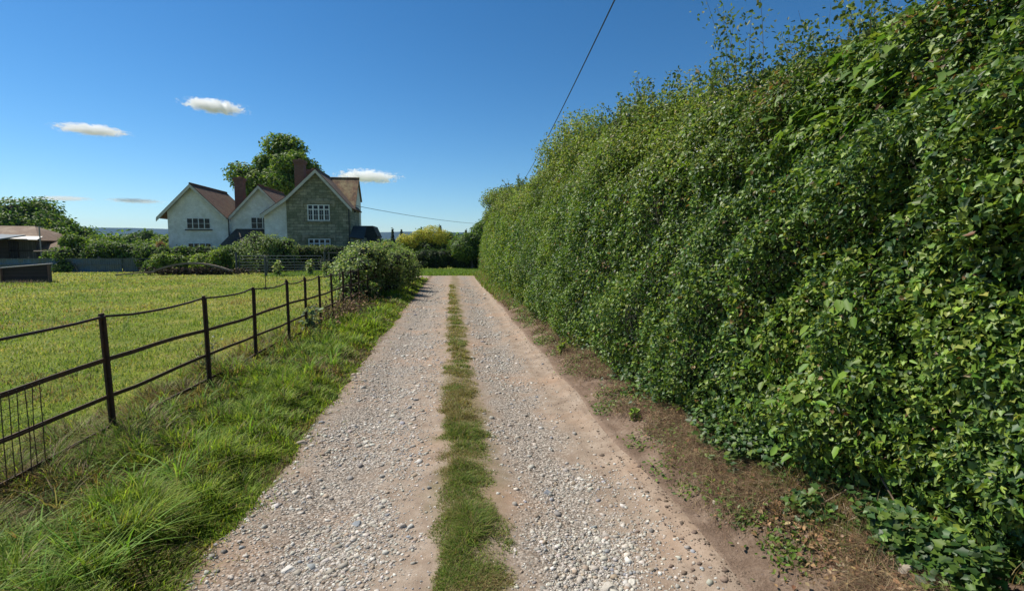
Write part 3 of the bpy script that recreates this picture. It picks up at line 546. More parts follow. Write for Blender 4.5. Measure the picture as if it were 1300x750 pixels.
# rounded masses of young growth bulging above the clipped face
tq, tl = [], []
for k in range(120):
    yy = float(np.exp(rng.uniform(math.log(4.2), math.log(34)))); s_ = float(rng.uniform(seg[5]-.25, seg[7])); b = hsurf(np.array([yy]), np.array([s_]))[0]; b[2] += rng.uniform(-.3, .10)-.12*(yy < 6); tq.append(b); tl.append(rng.uniform(.18, .42)*(1+.012*yy))
for (yy, dx, dz, rr) in ((10.2, .95, .55, .4), (10.7, .9, .62, .42), (11.3, .9, .62, .48), (11.9, .75, .45, .5), (12.5, .7, .3, .45), (9.6, .9, .3, .4), (7.9, .95, .3, .35), (5.9, .9, .2, .28), (12.8, .8, .2, .6), (6.6, .8, .2, .32), (7.0, .9, .35, .3), (4.9, .85, .0, .25), (17, .6, .0, .4), (22, .5, .0, .5), (26, .5, .2, .6), (30, .4, .3, .7)):
    tq.append((float(HX(yy))+dx, yy, float(HH(yy))+dz-.2)); tl.append(rr)
tq, tl = np.array(tq), np.array(tl); kk = 75000; P, d = cloud(tq, tl, kk, .85, .35)
leafset(P, d+np.array([0, 0, .3]), .026+.0022*P[:, 1], [(.19, .26, .05), (.25, .31, .07), (.13, .19, .04), (.29, .27, .11)], [4, 3, 3, 1], 'crown_leaves', M['leaf'], hedge, droop=.2, jn=.8)
# white blossom
k = rng.choice(len(LP)); y = rng.permutation(np.concatenate([rng.uniform(4.2, 5.8, 90), rng.uniform(5, 12, 60)])); s = rng.uniform(seg[4], seg[6], 150); P = hsurf(y, s); n_ = hnorm(y, s)*HS; P = P+n_*(hdisp(P)+.10)[:, None]
cl = np.repeat(P[:70], 5, 0)+.03*rng.standard_normal((350, 3)); leafset(cl, np.tile([-.6, -.4, .7], (350, 1)), .018, [(.75, .73, .68), (.6, .55, .45)], [3, 1], 'blossom', M['petal'], hedge)
# bare stems at the foot
st = MB()
for k in range(70):
    yy = float(np.exp(rng.uniform(math.log(1.8), math.log(14)))); xx_ = float(HX(yy))+rng.uniform(.0, .35); z = float(G(xx_, yy))
    a = rng.uniform(-1.4, 1.4); L = rng.uniform(.4, 1.3); p0 = np.array([xx_, yy, z-.02]); d = np.array([rng.uniform(-.25, .25), math.sin(a), abs(math.cos(a))]); sd_ = rng.standard_normal(3)*.22
    st.tube([p0+d*L*t+sd_*L*t*(1-t)+np.array([.10*t, 0, 0]) for t in np.linspace(0, 1, 6)], [rng.uniform(.003, .007)*(1-.6*t) for t in np.linspace(0, 1, 6)], 5)
st.build('stems', M['twig'], hedge)
# dry litter, stems and ivy runners on the bank (uncountable)
N = 60000; y = np.exp(rng.uniform(math.log(1.6), math.log(18), N)); x = 2.0-.05*sst(6, 15, y)-np.abs(rng.standard_normal(N))*.22; ok = (x > 1.44) & (fbm(np.stack([x, y], -1), 2.4, 111) > .37+.30*(2.0-x)) & (np.hypot(x-1.98, y-1.85) > .14); x, y = x[ok], y[ok]; N = len(x)
tag(blades('dry_stems', np.stack([x, y, G(x, y)+.005], 1), rng.uniform(.04, .19, N), rng.uniform(0, 6.28, N), rng.uniform(.6, 2.0, N), np.maximum(.0022, .0008*y), pal(N, [(.20, .13, .08), (.32, .23, .13), (.13, .08, .05), (.40, .31, .18)], [4, 3, 3, 1]), M['dry'], seg=4), 'tangled dry brown stems at the foot of the ivy hedge', 'dry stems', kind='stuff')
N = 9000; y = np.exp(rng.uniform(math.log(1.6), math.log(18), N)); x = 2.0-np.abs(rng.standard_normal(N))*.16; x = np.maximum(x, 1.47+.1*rng.random(N)); P = np.stack([x, y, G(x, y)+.015+rng.random(N)*.05], 1); ok = fbm(P, 1.8, 113) > .46; P = P[ok]
o = leafset(P, np.tile([-.3, 0, 1.], (len(P), 1)), .026+.0012*P[:, 1], [(.22, .12, .06), (.32, .20, .10), (.13, .08, .045), (.42, .32, .2)], [3, 3, 3, 1], 'leaf_litter', M['dry'], None); tag(o, 'brown fallen leaves lying on the earth bank under the hedge', 'leaf litter', kind='stuff')
N = 15000; y = np.exp(rng.uniform(math.log(1.6), math.log(20), N)); x = 2.06-np.abs(rng.standard_normal(N))*.14; P = np.stack([x, y, G(x, y)+.02+rng.random(N)**1.5*.22], 1); ok = (fbm(P, 1.5, 115) > .40+.6*np.clip(1.95-x, 0, 1)) & (x > 1.5) & ~((y < 3.0) & (x < 1.78+.25*noise(P, 3, 117))); P = P[ok]; N = len(P)
o = leafset(P, np.tile([-.5, -.1, .9], (N, 1)), .034+.001*P[:, 1], [(.035, .08, .02), (.07, .13, .025), (.12, .19, .03)], [3, 3, 2], 'ground_ivy', M['ivy'], None, IVY, IVYF, droop=.2, jn=.4); tag(o, 'trailing ivy creeping out over the earth bank', 'ivy', kind='stuff')
tb = MB()
def stick(pts, r_, label):
    m_ = MB(); m_.tube(pts, [r_, r_*.92, r_*.75, r_*.5][:len(pts)], 7); tag(m_.build('fallen_branch', M['twig'], None, True), label, 'branch', 'dead branches at the hedge foot')
def gz(x, y, dz): return (x, y, float(G(x, y))+dz)
stick([gz(2.46, 1.80, .26), gz(2.36, 1.83, .19), gz(2.25, 1.89, .11), gz(2.16, 1.96, .07)], .011, 'thick pale broken branch sticking out of the ivy, nearest the lower right corner')
stick([gz(2.32, 2.33, .20), gz(2.2, 2.42, .10), gz(2.05, 2.46, .05), gz(1.88, 2.50, .015)], .007, 'thin bleached stick lying out of the ivy over dry stems')
stick([gz(1.95, 3.3, .08), gz(1.85, 3.2, .03), gz(1.74, 3.1, .012), gz(1.6, 3.12, .008)], .005, 'slender curved twig resting on bare earth farther along the hedge foot')

rn = MB()
for k in range(110):
    yy = float(np.exp(rng.uniform(math.log(1.8), math.log(9)))); xx_ = float(HX(yy))-rng.uniform(-.05, .30); a = rng.uniform(0, 6.28); L = rng.uniform(.12, .42); cv = rng.uniform(-2.2, 2.2); pts = []; px_, py_ = xx_, yy
    for t in range(7):
        pts.append((px_, py_, float(G(px_, py_))+.012+.05*math.sin(t*.52)*rng.uniform(.3, 1))); a += cv/7+rng.uniform(-.25, .25); px_ += math.cos(a)*L/6; py_ += math.sin(a)*L/6
    rn.tube(pts, [.0028, .0027, .0025, .0023, .002, .0016, .001], 4)
tag(rn.build('trailing_stems', M['straw'], None), 'bleached thin stems curling over the earth below the ivy', 'dry stems', kind='stuff')
# weeds on the bank
wc = np.stack([np.clip(1.72+.16*rng.standard_normal(60), 1.5, 2.0), np.exp(rng.uniform(math.log(2.2), math.log(16), 60))], 1); k = rng.integers(0, 60, 5200); x, y = wc[k, 0]+.055*rng.standard_normal(5200)*(1+wc[k, 1]*.04), wc[k, 1]+.08*rng.standard_normal(5200)*(1+wc[k, 1]*.06)
P = np.stack([x, y, G(x, y)+.01+.07*rng.random(5200)*rng.random(5200)*(1+.1*y)], 1); tag(leafset(P, np.tile([-.2, -.2, 1.], (5200, 1)), .022+.002*y, [(.12, .20, .03), (.18, .27, .05), (.22, .25, .10), (.08, .14, .03)], [3, 3, 1, 2], 'bank_weeds', M['leaf'], None, jn=.6), 'small leafy weeds dotted over the bare earth bank', 'weeds', kind='stuff')
def weed(name, x, y, nb, hh, size, cols, label, flower=None, group=None):
    t = empty(name, (x, y, float(G(x, y))), label, 'weed', group); st_ = MB(); LP, LN = [], []
    for k in range(nb):
        a = rng.uniform(0, 6.28); h_ = hh*rng.uniform(.5, 1.1); dx, dy = .22*hh*math.cos(a), .22*hh*math.sin(a); z0 = float(G(x, y)); pts = [(x+dx*t_*t_+.02*math.cos(a), y+dy*t_*t_+.02*math.sin(a), z0-.01+h_*t_) for t_ in (0, .35, .7, 1)]
        st_.tube(pts, [.004*max(1, y/8), .0035*max(1, y/8), .003*max(1, y/8), .002*max(1, y/8)], 4)
        for t_ in rng.uniform(.1, 1, 12): LP.append(np.array([x+dx*t_*t_, y+dy*t_*t_, z0+h_*t_])+.03*rng.standard_normal(3)*hh*3); LN.append(rng.standard_normal(3)*.6+np.array([0, 0, 1]))
    st_.build('stems', M['twig'], t); leafset(np.array(LP), np.array(LN), size, cols, [1]*len(cols), 'leaves', M['leaf'], t, droop=.2); return t
weed('bank_weed', 1.62, 4.35, 14, .12, .04, YG, 'small bright green weed alone on the bare earth bank')
weed('bank_weed', 1.66, 3.05, 10, .07, .03, YG, 'low green seedling tuft beside the twigs on the earth bank')
weed('bank_weed', 1.60, 7.4, 14, .16, .05, YG, 'leafy green weed at the bank where the dry grass begins')
weed('thistle', -2.52, 9.4, 12, .55, .09, [(.16, .22, .12), (.22, .28, .17)], 'pale grey green thistle growing through the fence rails')
weed('dock_plant', -2.9, 6.3, 8, .55, .05, [(.17, .20, .09), (.24, .24, .12)], 'wispy pale weed behind the second visible fence post')
for (a_, b_, lb) in ((-9.2, 34.5, 'tall pale thistle clump in the field right of the gate'), (-11.0, 33.9, 'tall thistle clump standing in the grass before the gate'), (-7.6, 31.9, 'tall weed clump between gate and roadside bush')):
    weed('field_thistle', a_, b_, 22, .9, .16, PALE[:3], lb, group='thistle clumps at the field end')
# red-brown dock clump by the fence
N = 1500; P = np.array([-2.42, 12.1, .28])+rng.standard_normal((N, 3))*np.array([.28, .9, .14]); t = empty('dry_dock_clump', (-2.42, 12.1, .05), 'reddish brown seeding dock clump under the far end of the fence', 'weed')
leafset(P, rng.standard_normal((N, 3)), .06, [(.22, .13, .08), (.16, .13, .05), (.30, .2, .12)], [2, 2, 1], 'seed_heads', M['dry'], t)

# ------------------------------------------------------------------ iron estate fence
fence = empty('estate_fence', (-2.66, 8, 0), 'rusty brown iron post and rail fence leaning beside the left verge', 'fence')
FY = [1.3, 2.8, 4.3, 5.85, 7.1, 8.45, 9.35, 10.3, 11.25, 12.2, 13.1, 14.2, 15.4, 16.8, 18.2, 19.8]
def FX(y): return float(np.interp(y, [0, 4.3, 7, 9.3, 12, 20], [-2.72, -2.69, -2.64, -2.60, -2.55, -2.45]))
def gl(x, y): return float(G(x, y, False))
for k, y in enumerate(FY):
    lx, ly = random.uniform(-.025, .025), random.uniform(-.035, .045); x = FX(y); z = gl(x, y); ht = 1.04+random.uniform(-.015, .015)
    if k == 2: ly = -.02
    pm = MB(); a = (x, y, z-.3); b = (x+lx, y+ly, z+ht); pm.bar(a, b, .052, .016, (1, 0, 0)); pm.bar((x+.013, y, z-.3), (b[0]+.013, b[1], z+ht-.02), .012, .036, (1, 0, 0))
    pm.tube([(b[0]-.018, b[1]+.0, z+ht-.035), (b[0]+.022, b[1], z+ht-.035)], .017, 8); pm.build('post', M['iron'], fence, bevel=.002)
def rail(zr, wd, th, sag, name, y1=19.8, round_=False):
    m_ = MB(); ys_ = [1.3]
    prev = None
    for k in range(len(FY)-1):
        y0_, y1_ = FY[k], FY[k+1]
        for j in range(5):
            t_ = j/5; y = y0_+(y1_-y0_)*t_; z = gl(FX(y), y)+zr-sag*4*t_*(1-t_)+.009*math.sin(y*1.7+zr*9)+.004*math.sin(y*5.1+zr)+.012*((k*37+int(zr*100)) % 7/7-.5); p = (FX(y)-.012+.006*math.sin(y*3), y, z)
            if prev:
                if round_: pass
                else: m_.bar(prev, p, wd, th)
            prev = p
            if round_: ys_.append(p)
    if round_: m_.tube(ys_[1:], wd, 6)
    return m_.build(name, M['iron'], fence)
rail(1.005, .0105, 0, .035, 'top_rod', round_=True)
rail(.655, .010, .034, .004, 'rail'); rail(.375, .010, .030, .008, 'rail'); rail(.12, .010, .028, .01, 'rail')
wm = MB()
for k in range(26):
    y = 2.15+k*.058; x = FX(y)+.012; wm.tube([(x, y, gl(x, y)+.02), (x+.006*math.sin(k*2.), y+.008*math.sin(k*3.1), gl(x, y)+.35), (x, y+.004, gl(x, y)+.655)], .0028, 5)
for z_ in (.08, .14, .20, .26, .32, .38, .44, .50, .56, .62): wm.tube([(FX(y)+.016, y, gl(FX(y), y)+z_+.004*math.sin(y*20+z_*30)) for y in np.linspace(2.12, 3.62, 14)], .0016, 4)
wm.build('wire_mesh', M['wire'], fence)

# ------------------------------------------------------------------ roadside bush on the left
def bushrow(name, label, pts, N, size, cols, wts, cat='bush', lr_=(.5, .8), r0=.03, core=.7, mat='tree', group=None, per=7, flat=.85, part='foliage'):
    base = (float(np.mean([p[0] for p in pts])), float(np.mean([p[1] for p in pts])), 0); t = empty(name, base, label, cat, group); Q, L_ = [], []
    for (x, y, top, rad) in pts:
        for k in range(per):
            r_ = rad*rng.uniform(*lr_); a = rng.uniform(0, 6.28); rr = (rad-r_*.6)*math.sqrt(rng.random()); z = rng.uniform(.3*r_, max(.35*r_, top-r_*flat)) if k else top-r_*flat
            Q.append((x+rr*math.cos(a), y+rr*math.sin(a), z)); L_.append(r_)
    Q, L_ = np.array(Q), np.array(L_); P, d = cloud(Q, L_, N, flat, .68); ok = P[:, 2] > .02; P, d = P[ok], d[ok]
    leafset(P, d+np.array([0, 0, .2]), size, cols, wts, part, M[mat], t); coreblob(Q, L_, 'dark_core', t, core, flat); return t, Q, L_
b1, Q, L_ = bushrow('dogwood_bush', 'large pale green leafy bush swallowing the far end of the iron fence', [(-2.8, 15.2, 1.45, .55), (-3.0, 16.2, 1.85, .75), (-2.7, 17.2, 1.85, .8), (-3.2, 18.3, 1.9, .8), (-2.6, 18.8, 1.75, .9), (-2.6, 21, 1.75, .9), (-2.6, 23, 1.65, .9), (-2.6, 25, 1.55, .9), (-2.7, 27, 1.4, .9)], 42000, .085, PALE+[(.07, .11, .03)], [4, 4, 2.4, 3, 2], core=.72)
sp_ = MB(); LP = []
for k in range(110):
    j = rng.integers(0, len(Q)); b = Q[j]; d = nrm(np.array([rng.uniform(-.6, .9), rng.uniform(-.9, .5), rng.uniform(.2, 1)])); L = L_[j]*rng.uniform(1.0, 1.45); sp_.tube([b, b+d*L*.6, b+d*L+np.array([0, 0, -.05])], [.012, .009, .005], 4)
    for t in rng.uniform(.6, 1.02, 14): LP.append(b+d*L*t+rng.standard_normal(3)*.05)
sp_.build('stems', M['twig'], b1); LP = np.array(LP); leafset(LP, rng.standard_normal(LP.shape)+np.array([0, 0, .7]), .075, PALE, [3, 4, 2, 2], 'outer_leaves', M['tree'], b1)

# ------------------------------------------------------------------ house
house = empty('country_house', (-16, 46, 0), 'white and green sandstone country house with three gables and red clay roofs', 'house')
def part(mb, name, mat, parent=None, **k): return mb.build(name, M[mat] if isinstance(mat, str) else mat, parent or house, **k)
def roofpair(name, px_, pz, lx, lz, rx, rz, y0, y1, mat='tile', th=.1):
    m_ = MB(); m_.slab([(px_, y0, pz), (px_, y1, pz), (lx, y1, lz), (lx, y0, lz)], th); m_.slab([(px_, y0, pz), (px_, y1, pz), (rx, y1, rz), (rx, y0, rz)], th)
    m_.tube([(px_, y0, pz+.0), (px_, y1, pz+.0)], .09, 8); return part(m_, name, mat)
def barge(pts, y, dp=.27, off=.06):
    m_ = MB()
    for (a, b) in zip(pts[:-1], pts[1:]):
        m_.add([(a[0], y, a[1]-off), (b[0], y, b[1]-off), (b[0], y, b[1]-off-dp), (a[0], y, a[1]-off-dp), (a[0], y+.05, a[1]-off), (b[0], y+.05, b[1]-off), (b[0], y+.05, b[1]-off-dp), (a[0], y+.05, a[1]-off-dp)],
               [(0, 1, 2, 3), (7, 6, 5, 4), (0, 4, 5, 1), (1, 5, 6, 2), (2, 6, 7, 3), (3, 7, 4, 0)])
    return part(m_, 'bargeboard', 'barge')
def window(x0, x1, z0, z1, y, n_, transom=None, fr=.038, proud=.03, sill=None, glaze=2):
    f_ = MB(); g_ = MB(); wd = (x1-x0)
    f_.box(x0, x1, y-proud, y+.06, z1-fr, z1); f_.box(x0, x1, y-proud, y+.06, z0, z0+fr)
    xs_ = [x0+wd*i/n_ for i in range(n_+1)]
    for i, xm in enumerate(xs_):
        a, b = (xm, xm+fr) if i == 0 else ((xm-fr, xm) if i == n_ else (xm-fr*.75, xm+fr*.75)); f_.box(a, b, y-proud, y+.06, z0+fr, z1-fr)
    for i in range(n_):
        a, b = xs_[i]+fr, xs_[i+1]-fr
        rows = [z0+fr+(z1-z0-2*fr)*k/glaze for k in range(1, glaze)] if not transom else [transom, (z0+transom)/2]
        for j, zr in enumerate(rows):
            t_ = .04 if (transom and j == 0) else .012; f_.box(a-.01, b+.01, y-proud+.012, y+.04, zr-t_, zr+t_)
        if transom: f_.box((a+b)/2-.01, (a+b)/2+.01, y-proud+.014, y+.03, z0+fr, transom-.04)
    fo = part(f_, 'window', 'white'); g_.box(x0+.01, x1-.01, y+.004, y+.03, z0+.01, z1-.01); part(g_, 'pane', 'glass', fo)
    if sill: s_ = MB(); s_.box(x0-.14, x1+.14, y-.09, y+.02, z0-.14, z0-.045); part(s_, 'sill', sill, fo)
# left gable
def gp(peak, z, sl, x): return z-sl*abs(x-peak)
m_ = MB(); m_.prism([(-23.55, -.2), (-18.72, -.2), (-18.72, 4.1), (-21.5, 6.95), (-23.55, 4.85)], 46, 52.4); part(m_, 'wall', 'render')
roofpair('roof', -21.5, 7.12, -24.25, 4.32, -18.74, 4.32, 45.62, 52.6)
barge([(-24.25, 4.32), (-21.5, 7.12), (-18.78, 4.36)], 45.60)
window(-22.05, -20.2, 3.42, 4.3, 45.98, 4, sill='pipe'); window(-22.05, -20.2, 1.35, 2.22, 45.98, 4, sill='pipe')
# middle gable
m_ = MB(); m_.prism([(-18.72, -.2), (-13.9, -.2), (-13.9, 4.4), (-16.25, 6.95), (-18.72, 4.25)], 46.3, 52.3); part(m_, 'wall', 'render')
roofpair('roof', -16.25, 7.12, -18.74, 4.46, -13.8, 4.5, 45.95, 52.5)
barge([(-18.72, 4.46), (-16.25, 7.12), (-14.3, 5.03)], 45.93)
window(-17.05, -15.15, 3.45, 4.42, 46.28, 4)
# stone gable
SY = 45.2
m_ = MB(); m_.prism([(-13.8, -.2), (-8.62, -.2), (-8.62, 5.25), (-11.3, 8.2), (-13.8, 5.85)], SY, 49.6); part(m_, 'wall', 'sand')
m_ = MB(); m_.prism([(-15.65, -.2), (-13.8, -.2), (-13.8, 5.85), (-15.65, 4.5)], SY+.12, 49.4); part(m_, 'wall', 'render')
m_ = MB(); y0, y1 = SY-.32, 49.8
m_.slab([(-11.3, y0, 8.4), (-11.3, y1, 8.4), (-13.75, y1, 6.05), (-13.75, y0, 6.05)], .1); m_.slab([(-13.75, y0, 6.05), (-13.75, y1, 6.05), (-15.85, y1, 4.58), (-15.85, y0, 4.58)], .1)
m_.slab([(-11.3, y0, 8.4), (-11.3, y1, 8.4), (-8.4, y1, 5.18), (-8.4, y0, 5.18)], .1); m_.tube([(-11.3, y0, 8.4), (-11.3, y1, 8.4)], .09, 8); part(m_, 'roof', 'tile')
barge([(-15.85, 4.58), (-13.75, 6.05), (-11.3, 8.4), (-8.42, 5.2)], SY-.34, .3)
window(-12.1, -10.3, 4.1, 5.45, SY-.01, 4, transom=5.05, fr=.075, sill='ston'); window(-12.1, -10.3, 1.2, 2.6, SY-.01, 4, transom=2.2, fr=.075, sill='ston')
for z_ in (5.52, 2.67):
    m_ = MB(); m_.box(-12.45, -9.95, SY-.08, SY+.02, z_, z_+.2); m_.box(-12.55, -12.4, SY-.1, SY+.02, z_-.25, z_+.26); m_.box(-10.0, -9.85, SY-.1, SY+.02, z_-.25, z_+.26); m_.box(-12.55, -9.85, SY-.12, SY+.02, z_+.2, z_+.27); part(m_, 'lintel', 'ston')
# cross wing behind
m_ = MB(); m_.add([(-13, 47.5, -.2), (-8.78, 47.5, -.2), (-8.78, 47.5, 5.3), (-13, 47.5, 5.3), (-13, 51.4, -.2), (-8.78, 51.4, -.2), (-8.78, 51.4, 6.1), (-13, 51.4, 6.1), (-8.78, 49.9, 8.05), (-13, 49.9, 8.05)],
    [(0, 1, 2, 3), (5, 4, 7, 6), (1, 5, 6, 8, 2), (4, 0, 3, 9, 7), (3, 2, 8, 9), (6, 7, 9, 8), (0, 4, 5, 1)]); part(m_, 'wall', 'render')
m_ = MB(); m_.slab([(-13.2, 47.0, 5.05), (-8.55, 47.0, 5.05), (-8.62, 49.9, 8.3), (-13.2, 49.9, 8.3)], .1); m_.slab([(-13.2, 51.5, 6.3), (-8.65, 51.5, 6.3), (-8.62, 49.9, 8.3), (-13.2, 49.9, 8.3)], .1); m_.tube([(-13.2, 49.9, 8.3), (-8.6, 49.9, 8.3)], .1, 8); part(m_, 'roof', 'tile2')
m_ = MB(); m_.tube([(-8.45, 46.95, 5.0), (-11, 46.95, 5.0)], .06, 6); part(m_, 'gutter', 'pipe')
# porch roof between the gables
m_ = MB(); m_.slab([(-19.0, 44.6, 2.0), (-15.66, 44.6, 2.0), (-15.66, 46.3, 3.45), (-18.3, 46.3, 3.45)], .1); part(m_, 'porch_roof', 'slate')
m_ = MB(); m_.box(-18.7, -15.7, 44.8, 46.28, -.2, 2.0); part(m_, 'porch_wall', 'render')
# pipes
for (x_, y_, z_) in ((-18.72, 45.9, 4.2), (-8.72, SY-.06, 5.1)): m_ = MB(); m_.tube([(x_, y_, 0), (x_, y_, z_)], .045, 8); part(m_, 'drainpipe', 'pipe')
# chimneys
def chimney(x0, x1, y0, y1, z0, z1, pots=1):
    m_ = MB(); m_.box(x0, x1, y0, y1, z0, z1-.35); m_.box(x0-.05, x1+.05, y0-.05, y1+.05, z1-.348, z1-.2); m_.box(x0-.1, x1+.1, y0-.1, y1+.1, z1-.198, z1-.06); m_.box(x0-.04, x1+.04, y0-.04, y1+.04, z1-.058, z1); c_ = part(m_, 'chimney', 'brick')
    p_ = MB()
    for k in range(pots): xc = x0+(x1-x0)*(k+.5)/pots; p_.tube([(xc, (y0+y1)/2, z1-.01), (xc, (y0+y1)/2, z1+.12)], [.13, .11], 10)
    part(p_, 'chimney_pot', 'pot', c_, smooth=False)
chimney(-19.2, -18.5, 48.6, 49.3, 3.5, 8.05); chimney(-13.75, -12.95, 47.6, 48.4, 5, 9.55); chimney(-13.2, -12.3, 49.5, 50.3, 5, 9.0)
# ------------------------------------------------------------------ outbuildings and yard
sh = empty('lean_to_shed', (-7.4, 45.6, 0), 'low dark roofed lean-to shed at the right end of the house', 'shed')
m_ = MB(); m_.box(-8.55, -7.6, 44.6, 47.2, -.1, 2.7); m_.build('wall', M['sand'], sh)
m_ = MB(); m_.slab([(-8.6, 44.4, 2.75), (-7.4, 44.4, 2.6), (-7.5, 46.4, 3.7), (-8.6, 46.4, 3.75)], .08); m_.build('roof', M['felt'], sh)
gr_ = empty('dark_hut', (-6.2, 47.5, 0), 'dark felt covered hut with sloping side beyond the lean-to shed', 'hut')
m_ = MB(); m_.prism([(-8.3, -.1), (-6.75, -.1), (-6.75, 2.9), (-7.1, 3.75), (-8.2, 3.75), (-8.3, 3.2)], 47.3, 50); m_.build('body', M['felt'], gr_)
m_ = MB(); m_.slab([(-8.35, 47.2, 3.8), (-7.05, 47.2, 3.8), (-7.05, 50.1, 3.8), (-8.35, 50.1, 3.8)], .06); m_.slab([(-7.06, 47.2, 3.79), (-7.06, 50.1, 3.79), (-6.65, 50.1, 2.85), (-6.65, 47.2, 2.85)], .06); m_.build('roof', M['slate'], gr_)

s1 = empty('plank_shed', (-41, 50, 0), 'weathered grey plank shed with rusty brown roof at the left edge', 'shed')
m_ = MB(); m_.box(-45, -36.6, 50, 55, -.1, 2.55); m_.build('wall', M['planks'], s1)
m_ = MB(); m_.slab([(-45.4, 49.6, 2.6), (-36.0, 49.6, 2.5), (-38.4, 52.6, 3.85), (-45.4, 52.6, 3.9)], .08); m_.slab([(-45.4, 55.4, 2.6), (-36.0, 55.4, 2.5), (-38.4, 52.6, 3.85), (-45.4, 52.6, 3.9)], .08); m_.slab([(-36.0, 49.6, 2.5), (-36.0, 55.4, 2.5), (-38.4, 52.65, 3.85), (-38.4, 52.55, 3.85)], .08); m_.build('roof', M['shedroof'], s1)
m_ = MB(); m_.slab([(-39.8, 49.2, 2.62), (-35.9, 49.2, 2.55), (-35.9, 49.9, 2.85), (-39.8, 49.9, 2.9)], .06); m_.build('eaves_sheet', M['zinc'], s1)
m_ = MB(); m_.bar((-38.0, 49.95, .1), (-38.0, 49.95, 2.4), .12, .05, (1, 0, 0)); m_.bar((-39.0, 49.96, .1), (-39.0, 49.96, 2.4), .1, .05, (1, 0, 0)); m_.bar((-39, 49.94, 1.6), (-36.7, 49.94, 1.6), .05, .1); m_.build('door_frame', M['darkwood'], s1)
s2 = empty('open_lean_to', (-41.5, 47, 0), 'open dark lean-to with pale blue grey roof edge before the plank shed', 'shed')
m_ = MB(); m_.slab([(-45, 46.6, 2.85), (-36.9, 46.6, 2.55), (-36.9, 49.4, 2.95), (-45, 49.4, 3.25)], .1); m_.build('roof', M['bluesheet'], s2)
for xx_ in (-37.2, -39.9): m_ = MB(); m_.box(xx_-.07, xx_+.07, 46.7, 46.84, -.1, 2.5); m_.build('post', M['darkwood'], s2)
m_ = MB(); m_.box(-45, -38.2, 49.2, 49.3, 0, 2.6); m_.build('back_wall', M['darkwood'], s2)
s3 = empty('little_hut', (-34.6, 50.6, 0), 'little reddish brown hut with low tiled roof right of the plank shed', 'hut')
m_ = MB(); m_.box(-35.9, -33.4, 50.2, 52, -.1, 1.75); m_.build('wall', M['redwood'], s3)
m_ = MB(); m_.slab([(-36.3, 49.8, 1.7), (-32.9, 49.8, 1.7), (-33.6, 51.1, 2.55), (-35.4, 51.1, 2.55)], .07); m_.slab([(-36.3, 52.4, 1.7), (-32.9, 52.4, 1.7), (-33.6, 51.1, 2.55), (-35.4, 51.1, 2.55)], .07); m_.slab([(-32.9, 49.8, 1.7), (-32.9, 52.4, 1.7), (-33.6, 51.15, 2.55), (-33.6, 51.05, 2.55)], .07); m_.slab([(-36.3, 49.8, 1.7), (-36.3, 52.4, 1.7), (-35.4, 51.15, 2.55), (-35.4, 51.05, 2.55)], .07); m_.build('roof', M['shedroof'], s3)
m_ = MB(); m_.box(-35.0, -34.4, 50.1, 50.19, .2, 1.5); m_.build('door', M['darkwood'], s3)
m_ = MB(); m_.tube([(-35.5, 49.0, 0), (-35.5, 49.0, 3.7)], .05, 8); m_.bar((-35.8, 49, 3.65), (-35.2, 49, 3.65), .05, .05); tag(m_.build('pipe_mast', M['zinc']), 'thin pale pipe standing beside the shed roofs', 'mast')
# blue sheet fence
bf = empty('sheet_fence', (-31, 42, 0), 'low faded blue corrugated sheet fence at the back of the field', 'fence')
def corr(x0, x1, y, z0, z1, mat, nm='sheet'):
    m_ = MB(); n_ = max(6, int((x1-x0)/.05)); xs_ = np.linspace(x0, x1, n_); pts = []
    for xq in xs_: yy = y+.02*math.sin(xq*40); pts.append((xq, yy))
    vs = [(a, b, z) for z in (z0, z1) for a, b in pts]+[(a, b+.01, z) for z in (z0, z1) for a, b in pts]; n = n_
    fs = [(i, i+1, n+i+1, n+i) for i in range(n-1)]+[(2*n+i+1, 2*n+i, 3*n+i, 3*n+i+1) for i in range(n-1)]+[(n+i, n+i+1, 3*n+i+1, 3*n+i) for i in range(n-1)]
    m_.add(vs, fs); m_.build(nm, mat, bf)
xq = -42.
k = 0
while xq < -22.6:
    wq = random.uniform(1.7, 2.5); corr(xq, min(xq+wq, -22.5), 42+random.uniform(-.06, .06), -.02, random.uniform(.92, 1.03), M['vivid'] if xq < -29 else (M['bluesheet'] if k % 4 != 2 else M['lead'])); xq += wq-.03; k += 1
for xq in np.arange(-41, -22, 2.4): m_ = MB(); m_.box(xq-.05, xq+.05, 42.1, 42.2, -.1, 1.15); m_.build('post', M['timber'], bf)
for z_ in (.55, .99): m_ = MB(); m_.box(-42, -22.5, 41.88, 41.93, z_-.03, z_+.03); m_.build('rail', M['galv'], bf)
# wooden trough box
tr = empty('timber_trough', (-20.1, 27.4, 0), 'dark boarded timber trough with sloping pale lid edge in the field', 'trough')
m_ = MB(); m_.add([(-21.35, 27, 0), (-19.45, 27.3, 0), (-19.45, 27.3, .92), (-21.35, 27, .74), (-21.85, 27.8, 0), (-19.95, 28.1, 0), (-19.95, 28.1, .92), (-21.85, 27.8, .74)], [(0, 1, 2, 3), (5, 4, 7, 6), (1, 5, 6, 2), (4, 0, 3, 7), (3, 2, 6, 7), (0, 4, 5, 1)]); m_.build('box', M['darkwood'], tr)
m_ = MB(); m_.slab([(-21.45, 26.93, .79), (-19.37, 27.25, .98), (-19.9, 28.16, .98), (-21.95, 27.85, .79)], .045); m_.build('lid', M['zinc'], tr)
m_ = MB(); m_.bar((-19.47, 27.25, 0), (-19.47, 27.25, .95), .09, .06, (1, 0, 0)); m_.build('corner_post', M['redwood'], tr)
m_ = MB(); m_.bar((-21.33, 26.95, 0), (-21.33, 26.95, .76), .09, .06, (1, 0, 0)); m_.build('corner_post', M['redwood'], tr)
